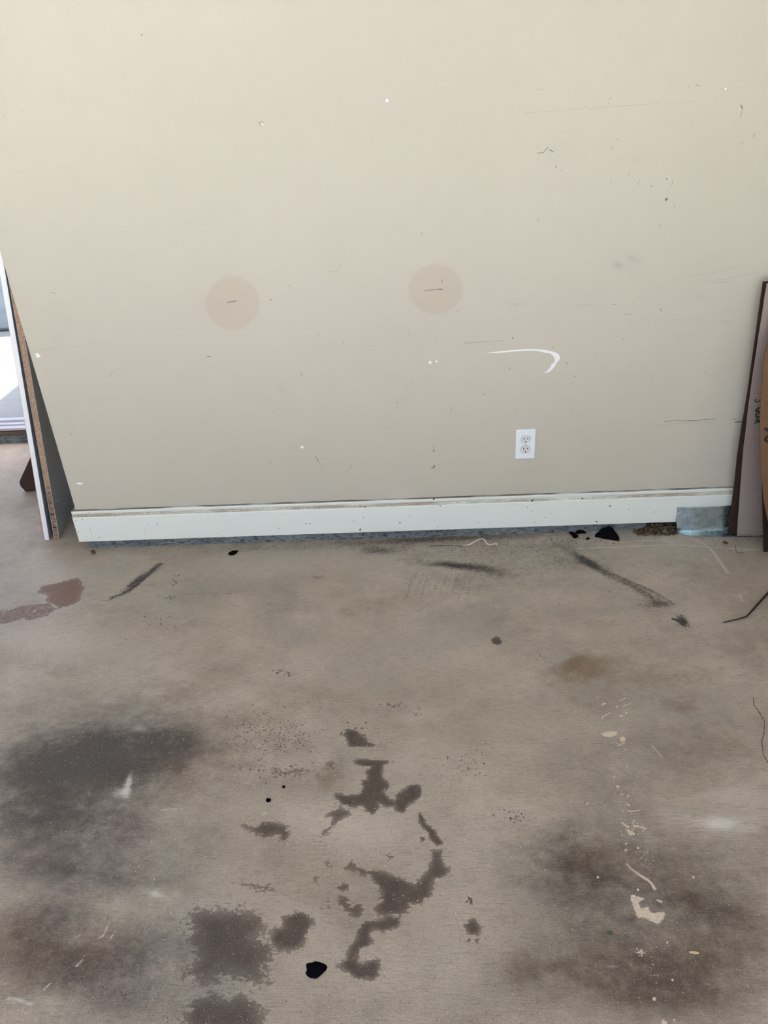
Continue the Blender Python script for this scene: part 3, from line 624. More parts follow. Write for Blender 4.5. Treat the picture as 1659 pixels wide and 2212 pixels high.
    col = g.mix(g.math('MULTIPLY', pk, g.ramp(fine, -1.0, 0.8, 1.0, 0.6)), col, (0.74, 0.63, 0.52))
    # tiny pale and dark grit
    def grit(sc, r0, r1, share, dark, pale, amt):
        vd = g.n('TexVoronoi', dict(feature='F1'), out=0, Vector=p, Scale=sc)
        vc = g.n('TexVoronoi', dict(feature='F1'), out=1, Vector=p, Scale=sc)
        q = g.t.nodes.new('ShaderNodeSeparateColor'); g.t.links.new(vc, q.inputs[0])
        d = g.math('MULTIPLY', g.ramp(vd, r0, r1), g.math('GREATER_THAN', q.outputs[0], share))
        return g.mix(g.math('MULTIPLY', d, amt), col, g.mix(g.math('GREATER_THAN', q.outputs[1], 0.55), dark, pale))
    col = grit(58.0, 0.085, 0.05, 0.90, (0.03, 0.027, 0.025), (0.66, 0.63, 0.60), 0.9)
    col = grit(190.0, 0.24, 0.14, 0.90, (0.04, 0.036, 0.032), (0.60, 0.57, 0.53), 0.8)
    h = add(g.math('MULTIPLY', streak, 0.35), (grain, 0.30), (fine, 0.15), (pk, 0.5))
    rough = g.math('SUBTRACT', g.ramp(mid, -0.9, 0.9, 0.42, 0.56), g.math('MULTIPLY', omk, 0.05))
    return g.end(col, rough, normal=g.bump(h, 0.45, 0.0014), spec=0.36)

MAT_WALL = wall_material()
MAT_FLOOR = floor_material()
def baseboard_material():
    g = G('baseboard_paint')
    p = g.pos(); z = g.n('SeparateXYZ', out=2, Vector=p)
    col = g.mix(g.noise(p, 6.0, 4.0), (0.79, 0.845, 0.79), (0.84, 0.89, 0.835))
    # grime that settled on the moulded top and in its grooves
    band = g.math('MULTIPLY', g.ramp(z, 0.1455, 0.149), g.ramp(z, 0.1605, 0.157))
    dn = g.noise(g.map(p, scale=(6, 30, 30)), 1.0, 6.0, 0.65)
    fine = g.noise(p, 190.0, 4.0)
    grime = g.math('MULTIPLY', band, g.ramp(g.math('ADD', dn, g.math('MULTIPLY', fine, 0.35)), 0.45, 0.8, 0.15, 0.95))
    col = g.mix(grime, col, (0.33, 0.26, 0.185))
    x = g.n('SeparateXYZ', out=0, Vector=p)
    near = g.ramp(x, XC+0.02, XC+0.55, 1.0, 0.12)
    v = g.n('TexVoronoi', dict(feature='F1'), out=0, Vector=p, Scale=105.0)
    vc = g.n('TexVoronoi', dict(feature='F1'), out=1, Vector=p, Scale=105.0)
    sp = g.t.nodes.new('ShaderNodeSeparateColor'); g.t.links.new(vc, sp.inputs[0])
    dot = g.math('MULTIPLY', g.ramp(v, 0.24, 0.15), g.math('LESS_THAN', sp.outputs[0], g.math('MULTIPLY', near, 0.12)))
    col = g.mix(dot, col, (0.085, 0.065, 0.05))
    top = g.math('MULTIPLY', g.ramp(z, 0.1700, 0.1722), g.ramp(g.noise(g.map(p, scale=(9, 60, 1)), 1.0, 4.0), 0.3, 0.6, 0.3, 0.95))
    col = g.mix(top, col, (0.10, 0.075, 0.05))
    return g.end(col, 0.42, spec=0.4, normal=g.bump(fine, 0.06, 0.001))
MAT_BASE = baseboard_material()
def curb_material():
    g = G('bare_curb_concrete')
    p = g.pos()
    n = g.noise(g.map(p, scale=(1, 1, 3)), 38.0, 7.0, 0.72)
    n2 = g.noise(p, 150.0, 5.0, 0.7)
    n3 = g.noise(p, 5.0, 3.0)
    col = g.mix(g.ramp(n3, 0.3, 0.7), (0.135, 0.165, 0.175), (0.225, 0.26, 0.27))
    col = g.mix(g.ramp(n, 0.46, 0.62, 0.0, 0.9), col, (0.030, 0.032, 0.034))
    col = g.mix(g.ramp(n2, 0.55, 0.72, 0.0, 0.55), col, (0.42, 0.45, 0.45))
    return g.end(col, 0.8, normal=g.bump(n2, 0.5, 0.002))
MAT_CURB = curb_material()
MAT_PLASTER = simple('plain_wall_paint', (0.58, 0.54, 0.45), 0.6, 0.05, 2.0)
MAT_CEIL = simple('ceiling_paint', (0.78, 0.77, 0.74), 0.7, 0.04, 2.0)
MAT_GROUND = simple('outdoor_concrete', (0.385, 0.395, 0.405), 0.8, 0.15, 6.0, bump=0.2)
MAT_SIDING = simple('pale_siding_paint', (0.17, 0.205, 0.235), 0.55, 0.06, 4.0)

# ------------------------------------------------------------------ floor
P, Q = floorM.grid(XL, XR, YB, YD, 0.32)
me = fast_mesh('floor', np.column_stack([P, np.zeros(len(P))]), Q)
V = floorM.values(P)
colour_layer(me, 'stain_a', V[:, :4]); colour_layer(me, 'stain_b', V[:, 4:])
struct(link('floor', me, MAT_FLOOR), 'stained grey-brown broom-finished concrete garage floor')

# ------------------------------------------------------------------ front wall (its face is the marked grid)
Z0 = 0.045
P, Q = wallM.grid(XC, XR, Z0, ZC, 0.32)
V = wallM.values(P)
n = len(P)
co = np.column_stack([P[:, 0], np.zeros(n), P[:, 1]])
ext = np.array([(x, y, z) for x in (XC, XR) for y in (0.0, 0.12) for z in (Z0, ZC)])
e = lambda i, j, k: n+i*4+j*2+k
side = np.array([[e(0,0,0), e(0,0,1), e(0,1,1), e(0,1,0)], [e(1,0,0), e(1,1,0), e(1,1,1), e(1,0,1)],
                 [e(0,1,0), e(0,1,1), e(1,1,1), e(1,1,0)], [e(0,0,1), e(1,0,1), e(1,1,1), e(0,1,1)], [e(0,0,0), e(0,1,0), e(1,1,0), e(1,0,0)]])
me = fast_mesh('wall_front', np.vstack([co, ext]), np.vstack([Q, side]))
colour_layer(me, 'marks', np.vstack([V, np.zeros((8, 4))]))
struct(link('wall_front', me, MAT_WALL), 'beige painted wall with two round tan blots and scratches')

cl, cr = fl(196, 1184)[0], fl(1392, 1141)[0]
bm = boxes((cl, cr, 0.0, 0.055, 0.0, Z0), (cl+0.004, XR, 0.055, 0.12, 0.0, Z0))
struct(bm_obj('trim_1', bm, MAT_CURB), 'bare blue-grey concrete curb under the baseboard')

# baseboard with a moulded top, extruded along the wall
prof = [(0.0, 0.0386), (-0.0150, 0.0386), (-0.0158, 0.0400), (-0.0158, 0.1425), (-0.0150, 0.1440), (-0.0138, 0.1444), (-0.0138, 0.1456),
        (-0.0146, 0.1466), (-0.0144, 0.1490), (-0.0128, 0.1530), (-0.0108, 0.1570), (-0.0100, 0.1600), (-0.0106, 0.1612), (-0.0120, 0.1622),
        (-0.0126, 0.1650), (-0.0124, 0.1690), (-0.0110, 0.1712), (-0.0080, 0.1722), (0.0, 0.1722)]
xa, xb = XC-0.0135, XR
vv = []; ff = []
m_ = len(prof); cuts = 60
for i in range(cuts+1):
    x = xa+(xb-xa)*i/cuts
    for y, z in prof: vv.append((x, y-0.0002, z))
for i in range(cuts):
    for j in range(m_-1): ff.append((i*m_+j, i*m_+j+1, (i+1)*m_+j+1, (i+1)*m_+j))
ff.append(tuple(range(m_-1, -1, -1))); ff.append(tuple(cuts*m_+k for k in range(m_)))
struct(mesh('baseboard_front', vv, ff, MAT_BASE), 'off-white moulded baseboard along the beige wall')
# the board returns round the corner
vv = []; ff = []
for yy in (0.0, 0.26):
    for y, z in prof: vv.append((XC+y-0.0002 if y < 0 else XC-0.0002, yy, z))
for j in range(m_-1): ff.append((j, m_+j, m_+j+1, j+1))
ff += [tuple(range(m_)), tuple(range(2*m_-1, m_-1, -1))]
struct(mesh('baseboard_side', vv, ff, MAT_BASE), 'short return of the baseboard round the wall corner')

# ------------------------------------------------------------------ rest of the shell
struct(bm_obj('wall_return', boxes((XC, XC+0.12, 0.12, YD, 0.0, ZC)), MAT_PLASTER), 'side return of the beige wall')
struct(bm_obj('wall_right', boxes((XR, XR+0.12, YB, 0.12, 0.0, ZC)), MAT_PLASTER))
struct(bm_obj('wall_left', boxes((XL-0.12, XL, YB, YD, 0.0, ZC)), MAT_PLASTER))
DX0, DX1, DZ = -3.55, -1.72, 2.1
struct(bm_obj('wall_back', boxes((XL-0.12, DX0, YD, YD+0.15, 0, ZC), (DX1, XC+0.12, YD, YD+0.15, 0, ZC), (DX0, DX1, YD, YD+0.15, DZ, ZC)), MAT_PLASTER))
struct(bm_obj('ceiling', boxes((XL-0.12, XR+0.12, YB, YD+0.15, ZC, ZC+0.12)), MAT_CEIL))
GX0, GX1, GZ = -4.2, 2.0, 2.55
struct(bm_obj('wall_garage_door', boxes((XL-0.12, GX0, YB-0.12, YB, 0, ZC), (GX1, XR+0.12, YB-0.12, YB, 0, ZC), (GX0, GX1, YB-0.12, YB, GZ, ZC)), MAT_PLASTER))
struct(bm_obj('wall_shadow_block', boxes((XC, XR+0.12, YD+0.15, 7.0, 0.0, 2.9)), MAT_SIDING))  # unseen house block, added and sized to throw the shadow edge outside the side door
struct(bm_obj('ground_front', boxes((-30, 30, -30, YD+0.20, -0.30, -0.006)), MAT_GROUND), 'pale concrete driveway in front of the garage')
MAT_PATIO = simple('blue_shade_concrete', (0.165, 0.195, 0.225), 0.85, 0.18, 9.0, bump=0.25, stretch=(0.6, 2, 1))  # blue of sky-lit shade is mixed into this concrete's colour
struct(bm_obj('ground_side', boxes((-30, 30, YD+0.20, 30, -0.30, -0.006)), MAT_PATIO), 'half sunlit concrete ground outside the side door, blue shade in its colour')
# low clapboard wall outside the side door
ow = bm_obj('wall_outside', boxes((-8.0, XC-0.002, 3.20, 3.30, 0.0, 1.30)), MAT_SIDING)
struct(ow, 'pale clapboard wall outside the side door')
for k in range(9):
    z = 0.02+k*0.145
    bm = bmesh.new()
    pr = [(3.20, z), (3.178, z+0.002), (3.190, z+0.150), (3.20, z+0.150)]
    a = [bm.verts.new((-8.0, y, zz)) for y, zz in pr]; b = [bm.verts.new((XC-0.004, y, zz)) for y, zz in pr]
    for i in range(4): bm.faces.new((a[i], a[(i+1) % 4], b[(i+1) % 4], b[i]))
    bm.faces.new(a[::-1]); bm.faces.new(b)
    bm_obj('plank', bm, MAT_SIDING, ow)
# threshold of the side door
th = bm_obj('trim_2', boxes((DX0, DX1, YD-0.004, YD+0.20, 0.0, 0.040)), MAT_CURB)
struct(th, 'concrete threshold of the side door with wooden and metal sill')
MAT_SILLWOOD = simple('weathered_red_brown_wood', (0.12, 0.075, 0.06), 0.7, 0.3, 40.0, stretch=(0.2, 2, 4))
MAT_ALU = simple('dull_aluminium', (0.60, 0.60, 0.66), 0.38, 0.12, 30.0, metal=0.85, stretch=(0.3, 3, 1))
bm_obj('wood_sill', boxes((DX0, DX1, YD+0.002, YD+0.19, 0.040, 0.063)), MAT_SILLWOOD, th)
bm_obj('metal_sill', boxes((DX0, DX1, YD+0.012, YD+0.18, 0.063, 0.068), (DX0, DX1, YD+0.004, YD+0.016, 0.068, 0.080), (DX0, DX1, YD+0.016, YD+0.11, 0.068, 0.0725),
      (DX0, DX1, YD+0.06, YD+0.068, 0.0725, 0.079), (DX0, DX1, YD+0.11, YD+0.12, 0.068, 0.082), (DX0, DX1, YD+0.12, YD+0.17, 0.068, 0.072)), MAT_ALU, th)
# ------------------------------------------------------------------ helpers for things
def sheet(name, pts, thick, mat, parent, smooth=True):
    """closed thin slab from a grid of points pts[v][u]; thickness grows away from the viewer's side (+n)"""
    A = np.array(pts, float); nv, nu, _ = A.shape
    du = np.gradient(A, axis=1); dv = np.gradient(A, axis=0)
    nrm = np.cross(du, dv); nrm /= np.linalg.norm(nrm, axis=2, keepdims=True)+1e-12
    Bk = A-nrm*thick
    vv = np.vstack([A.reshape(-1, 3), Bk.reshape(-1, 3)]); n = nv*nu; ff = []
    for v in range(nv-1):
        for u in range(nu-1):
            a = v*nu+u; q = (a, a+1, a+nu+1, a+nu)
            ff.append(q); ff.append(tuple(n+i for i in q[::-1]))
    rim = [(0, u) for u in range(nu-1)]+[(v, nu-1) for v in range(nv-1)]+[(nv-1, u) for u in range(nu-1, 0, -1)]+[(v, 0) for v in range(nv-1, 0, -1)]
    rim = [v*nu+u for v, u in rim]
    vv = list(map(tuple, vv)); base = len(vv)
    for i in rim: vv.append(vv[i])
    for i in rim: vv.append(vv[n+i])
    m = len(rim)
    for i in range(m):
        j = (i+1) % m; ff.append((base+j, base+i, base+m+i, base+m+j))
    o = mesh(name, vv, ff, mat, parent)
    if smooth:
        o.data.polygons.foreach_set('use_smooth', [k < (nv-1)*(nu-1)*2 for k in range(len(o.data.polygons))])
    return o
def text_mesh(s, height, width, name, mat, parent, mw, bold=0.0):
    """flat lettering, lower left at the origin of the matrix mw, fitted to width x height"""
    cu = bpy.data.curves.new('lettering', 'FONT'); cu.body = s; cu.size = 1.0; cu.resolution_u = 3; cu.offset = bold
    t = bpy.data.objects.new('lettering', cu); COL.objects.link(t)
    dg = bpy.context.evaluated_depsgraph_get()
    me = bpy.data.meshes.new_from_object(t.evaluated_get(dg))
    bpy.data.objects.remove(t); bpy.data.curves.remove(cu)
    co = np.array([v.co[:] for v in me.vertices]); lo, hi = co.min(0), co.max(0)
    sx, sy = width/(hi[0]-lo[0]), height/(hi[1]-lo[1])
    for v in me.vertices: v.co = mw @ Vector(((v.co.x-lo[0])*sx, (v.co.y-lo[1])*sy, 0))
    me.materials.clear()
    return link(name, me, mat, parent)
def frame(o, x, y):
    """matrix whose local x, y run along the given directions, origin o"""
    x = Vector(x).normalized(); y = Vector(y).normalized(); z = x.cross(y)
    return Matrix(((x.x, y.x, z.x, o[0]), (x.y, y.y, z.y, o[1]), (x.z, y.z, z.z, o[2]), (0, 0, 0, 1)))
def tube(name, pts, rad, mat, parent=None, seg=8, flat=1.0):
    """swept tube through pts, radius list; flat < 1 squashes it vertically"""
    P_ = [Vector(p) for p in pts]; R_ = rad if hasattr(rad, '__len__') else [rad]*len(P_)
    vv = []; ff = []
    for i, p in enumerate(P_):
        t = (P_[min(i+1, len(P_)-1)]-P_[max(i-1, 0)]).normalized()
        s = t.cross(Vector((0, 0, 1)));  s = s.normalized() if s.length > 1e-5 else Vector((1, 0, 0))
        u = s.cross(t)
        for k in range(seg):
            a = 2*math.pi*k/seg; vv.append(p+s*math.cos(a)*R_[i]+u*math.sin(a)*R_[i]*flat)
    for i in range(len(P_)-1):
        for k in range(seg): ff.append((i*seg+k, i*seg+(k+1) % seg, (i+1)*seg+(k+1) % seg, (i+1)*seg+k))
    ff.append(tuple(range(seg-1, -1, -1))); ff.append(tuple((len(P_)-1)*seg+k for k in range(seg)))
    return mesh(name, vv, ff, mat, parent, True)
def smooth_path(pts, n=6):
    P_ = [Vector(p) for p in pts]; out = []
    for i in range(len(P_)-1):
        a, b, c, d = P_[max(i-1, 0)], P_[i], P_[i+1], P_[min(i+2, len(P_)-1)]
        for k in range(n):
            t = k/n
            out.append(0.5*((2*b)+(c-a)*t+(2*a-5*b+4*c-d)*t*t+(3*b-a-3*c+d)*t**3))
    return out+[P_[-1]]
def noise3(p, s=1.0):
    from mathutils import noise as mn
    return mn.noise(Vector(p)*s)
def flake(name, px, thick, mat, label, cat, group=None, z=0.0004, dome=0.35, tilt=0.0, org=(0, 0), sc=1.0):
    """flat irregular chip on the floor from its outline in the photo; top slightly domed and rough"""
    V_ = [fl(org[0]+x/sc, org[1]+y/sc) for x, y in px]
    c = np.mean(V_, 0); rings = []
    n = len(V_)
    for f, zz in ((0.97, 0.0), (1.0, 0.45), (0.90, 0.85), (0.62, 1.0), (0.28, 1.0)):
        rings.append([((p[0]-c[0])*f, (p[1]-c[1])*f, thick*zz*(1+dome*noise3((p[0]*f+zz, p[1]*f, zz), 90))+tilt*(p[0]-c[0])*f) for p in V_])
    vv = sum(rings, [])+[(0, 0, thick*1.02), (0, 0, 0)]; ff = []
    for r in range(4):
        for i in range(n): j = (i+1) % n; ff.append((r*n+i, r*n+j, (r+1)*n+j, (r+1)*n+i))
    for i in range(n): j = (i+1) % n; ff.append((4*n+i, 4*n+j, 5*n)); ff.append((j, i, 5*n+1))
    o = mesh(name, vv, ff, mat, None, True); o.location = (c[0], c[1], z)
    bm = bmesh.new(); bm.from_mesh(o.data); bmesh.ops.recalc_face_normals(bm, faces=bm.faces); bm.to_mesh(o.data); bm.free()
    return tag(o, label, cat, group)

# ------------------------------------------------------------------ boards leaning at the wall's left end
def particle_material():
    g = G('particle_board')
    p = g.obj()
    v = g.n('TexVoronoi', dict(feature='F1'), out=1, Vector=g.map(p, scale=(1, 1, 0.45)), Scale=420.0)
    s = g.t.nodes.new('ShaderNodeSeparateColor'); g.t.links.new(v, s.inputs[0])
    n = g.noise(p, 260.0, 5.0, 0.7)
    col = g.mix(s.outputs[0], (0.31, 0.19, 0.125), (0.55, 0.39, 0.275))
    col = g.mix(g.ramp(n, 0.52, 0.70, 0, 0.7), col, (0.10, 0.05, 0.028))
    return g.end(col, 0.85, normal=g.bump(n, 0.5, 0.001))
MAT_PB = particle_material()
MAT_MELA = simple('grey_melamine', (0.36, 0.39, 0.42), 0.35, 0.04, 20.0)
MAT_WBAND = simple('white_edge_band', (0.90, 0.92, 0.93), 0.35, 0.02, 25.0)
MAT_TANEDGE = simple('tan_board_edge', (0.50, 0.33, 0.22), 0.8, 0.18, 160.0, bump=0.2)
MAT_INK = simple('brown_black_ink', (0.055, 0.035, 0.028), 0.7, 0.2, 200.0)
DD = np.array([-0.153, 0.988, 0.0]); DD /= np.linalg.norm(DD)
HH = np.array([DD[1], -DD[0], 0.0])
def board(name, x0, y0, slope, length, width, thick, label):
    al = math.atan(slope*0.985)
    ez = HH*math.sin(al)+np.array([0, 0, math.cos(al)]); ex = HH*math.cos(al)-np.array([0, 0, math.sin(al)])
    e = tag(empty(name), label, 'board', None)
    basis(e, (x0, y0, 0.0005), ex, DD, ez)
    return e
def board_parts(e, length, width, thick, edge_mat, edge_name, face_mat):
    t = 0.0012
    bm_obj('core', boxes((-thick+t, -t, 0.0006, width-0.0006, 0, length)), MAT_PB, e)
    bm_obj('right_face', boxes((-t, 0, 0, width, 0, length)), face_mat, e)
    bm_obj('left_face', boxes((-thick, -thick+t, 0, width, 0, length)), face_mat, e)
    if edge_name:
        bm_obj(edge_name, boxes((-thick+t, -t, -0.0004, 0.0006, 0, length)), edge_mat, e)
        bm_obj('top_edge', boxes((-thick+t, -t, 0.0006, width-0.0006, length, length+0.0008)), edge_mat, e)
b2 = board('particle_board_panel', -1.4482, 0.0765, 0.1135, 1.25, 0.42, 0.0215, 'grey board with raw particle-board edge and printed lettering, nearest the wall corner')
board_parts(b2, 1.25, 0.42, 0.0215, None, None, MAT_MELA)
def edge_text(s, z_top, z_bot):
    m = frame((-0.0185, 0.0001, z_top), (0, 0, -1), (1, 0, 0))
    return text_mesh(s, 0.0148, z_top-z_bot, 'printed_lettering', MAT_INK, b2, m, 0.004)
edge_text('//', 0.236, 0.221); edge_text('ROSEBURG', 0.2120, 0.1180); edge_text('LOT-A', 0.1060, 0.0590); edge_text('08/24/1', 0.0480, 0.0030)
for z in (0.1165, 0.0575):
    mesh('printed_block', [(-0.0185, 0.0001, z), (-0.0037, 0.0001, z), (-0.0037, 0.0001, z-0.0085), (-0.0185, 0.0001, z-0.0085)], [(0, 3, 2, 1)], MAT_INK, b2)
b1 = board('white_edged_board', -1.4868, 0.0700, 0.1262, 1.215, 0.42, 0.0190, 'grey board with a clean white edge band, middle of the three leaning boards')
board_parts(b1, 1.215, 0.42, 0.0190, MAT_WBAND, 'edge_band', MAT_MELA)
b3 = board('tan_edged_board', -1.5278, 0.1300, 0.1460, 0.55, 0.36, 0.0140, 'board with a tan edge behind the white-edged board, leftmost of the three')
board_parts(b3, 0.55, 0.36, 0.0140, MAT_TANEDGE, 'edge_band', MAT_TANEDGE)

# dark furniture leg behind the boards
MAT_MAHOG = simple('dark_mahogany', (0.035, 0.014, 0.012), 0.35, 0.3, 30.0, stretch=(1, 1, 0.2))
MAT_GLIDE = simple('black_rubber', (0.012, 0.012, 0.013), 0.6, 0.2, 60.0)
lb = Vector((-1.772, 0.516, 0.0)); lt = Vector((-1.352, 0.545, 0.57))
ez = (lt-lb).normalized(); ex = Vector((1, 0, 0)); ex = (ex-ez*ex.dot(ez)).normalized(); ey = ez.cross(ex)
leg = tag(empty('furniture_leg'), 'dark mahogany furniture leg with rounded foot behind the leaning boards', 'furniture leg')
basis(leg, lb+Vector((0, 0, 0.010)), ex, ey, ez)
bm = bmesh.new(); prof_ = [(-0.036*math.cos(t), 0.036-0.036*math.sin(t)) for t in np.linspace(0, math.pi, 13)]
outl = prof_+[(0.040, 0.30), (0.034, 0.66), (-0.034, 0.66), (-0.040, 0.30)]
ra = [bm.verts.new((x, -0.022, z)) for x, z in outl]; rb = [bm.verts.new((x, 0.022, z)) for x, z in outl]
n_ = len(outl)
for i in range(n_): bm.faces.new((ra[i], ra[(i+1) % n_], rb[(i+1) % n_], rb[i]))
bm.faces.new(ra[::-1]); bm.faces.new(rb)
bmesh.ops.bevel(bm, geom=[e_ for e_ in bm.edges if len(e_.link_faces) == 2 and e_.calc_face_angle(0) > 1.2], offset=0.004, segments=2, affect='EDGES')
bm_obj('leg_body', bm, MAT_MAHOG, leg)
bm = bmesh.new(); bmesh.ops.create_cone(bm, cap_ends=True, segments=16, radius1=0.012, radius2=0.013, depth=0.010, matrix=Matrix.Translation((0.004, -0.004, -0.003)))
bm_obj('foot_glide', bm, MAT_GLIDE, leg)

# ------------------------------------------------------------------ flattened cardboard at the right
def card_material(name, col, dark):
    g = G(name); p = g.pos()
    st = g.noise(g.map(p, scale=(4, 4, 220)), 1.0, 3.0)
    bl = g.noise(p, 7.0, 4.0)
    c = g.mix(bl, tuple(x*.88 for x in col), tuple(x*1.1 for x in col))
    c = g.mix(g.ramp(st, 0.4, 0.7, 0, 0.22), c, dark)
    sc_ = g.noise(g.map(p, scale=(60, 60, 14)), 1.0, 4.0)
    c = g.mix(g.ramp(sc_, 0.66, 0.78, 0, 0.5), c, tuple(min(1, x*1.5) for x in col))
    return g.end(c, 0.75, spec=0.3, normal=g.bump(st, 0.15, 0.001))
MAT_CARD = card_material('brown_cardboard', (0.175, 0.094, 0.050), (0.11, 0.056, 0.030))
MAT_CARD2 = card_material('glare_tinted_cardboard', (0.36, 0.295, 0.275), (0.27, 0.215, 0.195))  # brown cardboard with bluish glare mixed into its colour
MAT_CARD3 = card_material('shaded_brown_cardboard', (0.040, 0.020, 0.014), (0.025, 0.012, 0.009))  # brown cardboard darkened by the shade between the sheets, put into its colour
MAT_KRAFT = simple('raw_cardboard_edge', (0.30, 0.235, 0.17), 0.9, 0.2, 150.0)
MAT_PRINT = simple('dark_green_ink', (0.008, 0.018, 0.017), 0.6, 0.2, 90.0)
MAT_PRINT2 = simple('black_ink', (0.010, 0.009, 0.009), 0.6, 0.2, 90.0)
def card_grid(zs, xl, ys, xr, yr, nu=14, wob=0.0):
    out = []
    for z, x0, y0, x1, y1 in zip(zs, xl, ys, xr, yr):
        out.append([(x0+(x1-x0)*u, y0+(y1-y0)*u+wob*math.sin(3.1*u+2*z)*u*(1-u)*4, z) for u in np.linspace(0, 1, nu)])
    return out
def interp(z, zz, vv): return np.interp(z, zz, vv)
zs = np.linspace(0.005, 0.918, 16)
s1 = tag(empty('cardboard_sheet'), 'narrow brown cardboard sheet with shade in its colour, flat against the wall, rearmost of the cardboard', 'cardboard', 'flattened cardboard leaning on the wall')
sheet('panel', card_grid(zs, interp(zs, [0, .2, .33, .42, .56, .93], [1.122, 1.1125, 1.1025, 1.100, 1.098, 1.082]), interp(zs, [0, .10, .92], [-.0560, -.0555, -.0480]), [1.60]*16, interp(zs, [0, .92], [-.0560, -.0480])), 0.0050, MAT_CARD3, s1)
z2 = np.linspace(0.0045, 0.915, 24)
x2 = interp(z2, [0, .218, .345, .566, .608, .906], [1.1490, 1.126, 1.114, 1.1005, 1.0985, 1.0885])
y2 = interp(z2, [0, .906], [-.0745, -.0640])
jag = [0.0012*noise3((z, 3.1, 0), 55)+0.0008*noise3((z, 9.1, 0), 160) for z in z2]
s2 = tag(empty('cardboard_box_flat'), 'flattened brown cardboard box coloured mauve-grey with bluish glare, with small dark green lettering', 'cardboard', 'flattened cardboard leaning on the wall')
sheet('front_panel', card_grid(z2, x2+np.array(jag), y2, [1.62]*24, y2-0.004, 14, 0.002), 0.0042, MAT_CARD2, s2)
sheet('back_panel', card_grid(z2-0.0005, x2+0.002-np.array(jag), y2+0.0062, [1.62]*24, y2+0.002, 14, 0.002), 0.0042, MAT_CARD2, s2)
zf = np.linspace(-0.0005, 0.0005, 2)
sheet('bottom_flap', [[(1.150+0.075*u, -0.0785-0.003*math.sin(u*3)-k*0.004, 0.0062+0.0035*math.sin(u*5)+0.004*k) for u in np.linspace(0, 1, 12)] for k in (0, 1)], 0.0022, MAT_KRAFT, s2)
zr = [0.0, .08, .148, .219, .356, .498, .58, .709, .753, .82, .90]
x3 = [1.238, 1.203, 1.177, 1.153, 1.122, 1.103, 1.096, 1.0885, 1.096, 1.118, 1.150]
y3 = [-.228, -.219, -.210, -.205, -.190, -.170, -.155, -.140, -.130, -.115, -.095]
z3 = np.linspace(0.001, 0.90, 30)
s4 = tag(empty('cardboard_flap_sheet'), 'reddish-brown cardboard sheet with shade in its colour, standing on the floor between two printed boxes', 'cardboard', 'flattened cardboard leaning on the wall')
z4 = np.linspace(0.001, 0.86, 14)
y4 = interp(z4, [0, .247, .7, .9], [-.178, -.158, -.100, -.080])
sheet('panel', card_grid(z4, interp(z4, [0, .25, .7, .9], [1.2035, 1.160, 1.118, 1.110]), y4, [1.66]*14, y4+0.004), 0.0045, MAT_CARD3, s4)
s3 = tag(empty('cardboard_box_bent'), 'bulging brown cardboard box with large black print, frontmost of the cardboard', 'cardboard', 'flattened cardboard leaning on the wall')
sheet('panel', card_grid(z3, interp(z3, zr, x3), interp(z3, zr, y3), [1.72]*30, interp(z3, zr, y3)-0.02, 16, -0.006), 0.0050, MAT_CARD, s3)
def print_on(s, px0, px1, Y, cap, mat, par, bold):
    """lettering turned a quarter clockwise: reads down the sheet, caps to the right"""
    a = wl(px0[0], px0[1], Y); b = wl(px1[0], px1[1], Y); L = np.linalg.norm(b-a)
    d = Vector((b[0]-a[0], 0.045*(a[2]-b[2])*-1, b[2]-a[2])).normalized()
    x = Vector((1, -0.02, 0)); x = (x-d*x.dot(d)).normalized()
    text_mesh(s, cap, L, 'printed_lettering', mat, par, frame(a, d, x), bold)
print_on('S', (1630.6, 862), (1629.3, 870), -0.0735, 0.030, MAT_PRINT, s2, 0.0)
print_on('GO-R', (1632.0, 881), (1628.6, 916), -0.0733, 0.024, MAT_PRINT, s2, 0.03)
print_on('90', (1650.5, 920), (1649.0, 958.5), -0.1790, 0.050, MAT_PRINT2, s3, 0.012)

# ------------------------------------------------------------------ galvanised flashing on the floor
def zinc():
    g = G('galvanised_steel'); p = g.pos()
    v = g.n('TexVoronoi', dict(feature='F1'), out=1, Vector=p, Scale=70.0)
    s = g.t.nodes.new('ShaderNodeSeparateColor'); g.t.links.new(v, s.inputs[0])
    n = g.noise(p, 60.0, 5.0, 0.7)
    c = g.mix(s.outputs[0], (0.50, 0.63, 0.69), (0.55, 0.68, 0.74))
    c = g.mix(g.ramp(n, 0.64, 0.80, 0, 0.30), c, (0.25, 0.30, 0.33))
    return g.end(c, g.ramp(n, 0.3, 0.7, 0.25, 0.29), 0.95, g.bump(g.noise(p, 9.0, 2.0), 0.10, 0.004))
MAT_ZINC = zinc()
MAT_DIRT = simple('brown_dirt', (0.13, 0.085, 0.05), 0.95, 0.45, 90.0, bump=0.6)
fls = tag(empty('metal_flashing'), 'bent strip of shiny galvanised steel lying against the baseboard', 'metal strip')
xs = np.linspace(0.0, 1.0, 22); g1 = []; g2 = []
for v_ in np.linspace(0, 1, 9):
    z = 0.0035+0.0985*v_
    x0 = np.interp(z, [0, .03, .055, .075, .105], [.9470, .9425, .9365, .9385, .9360])
    g1.append([(x0+(1.42-x0)*u, -0.0170-0.011*(1-v_)-0.009*(1-math.exp(-(u/.07)**2))*math.exp(-(u/.35)**2)+0.0005*noise3((u*9, v_*3, 0), 1), z) for u in xs])
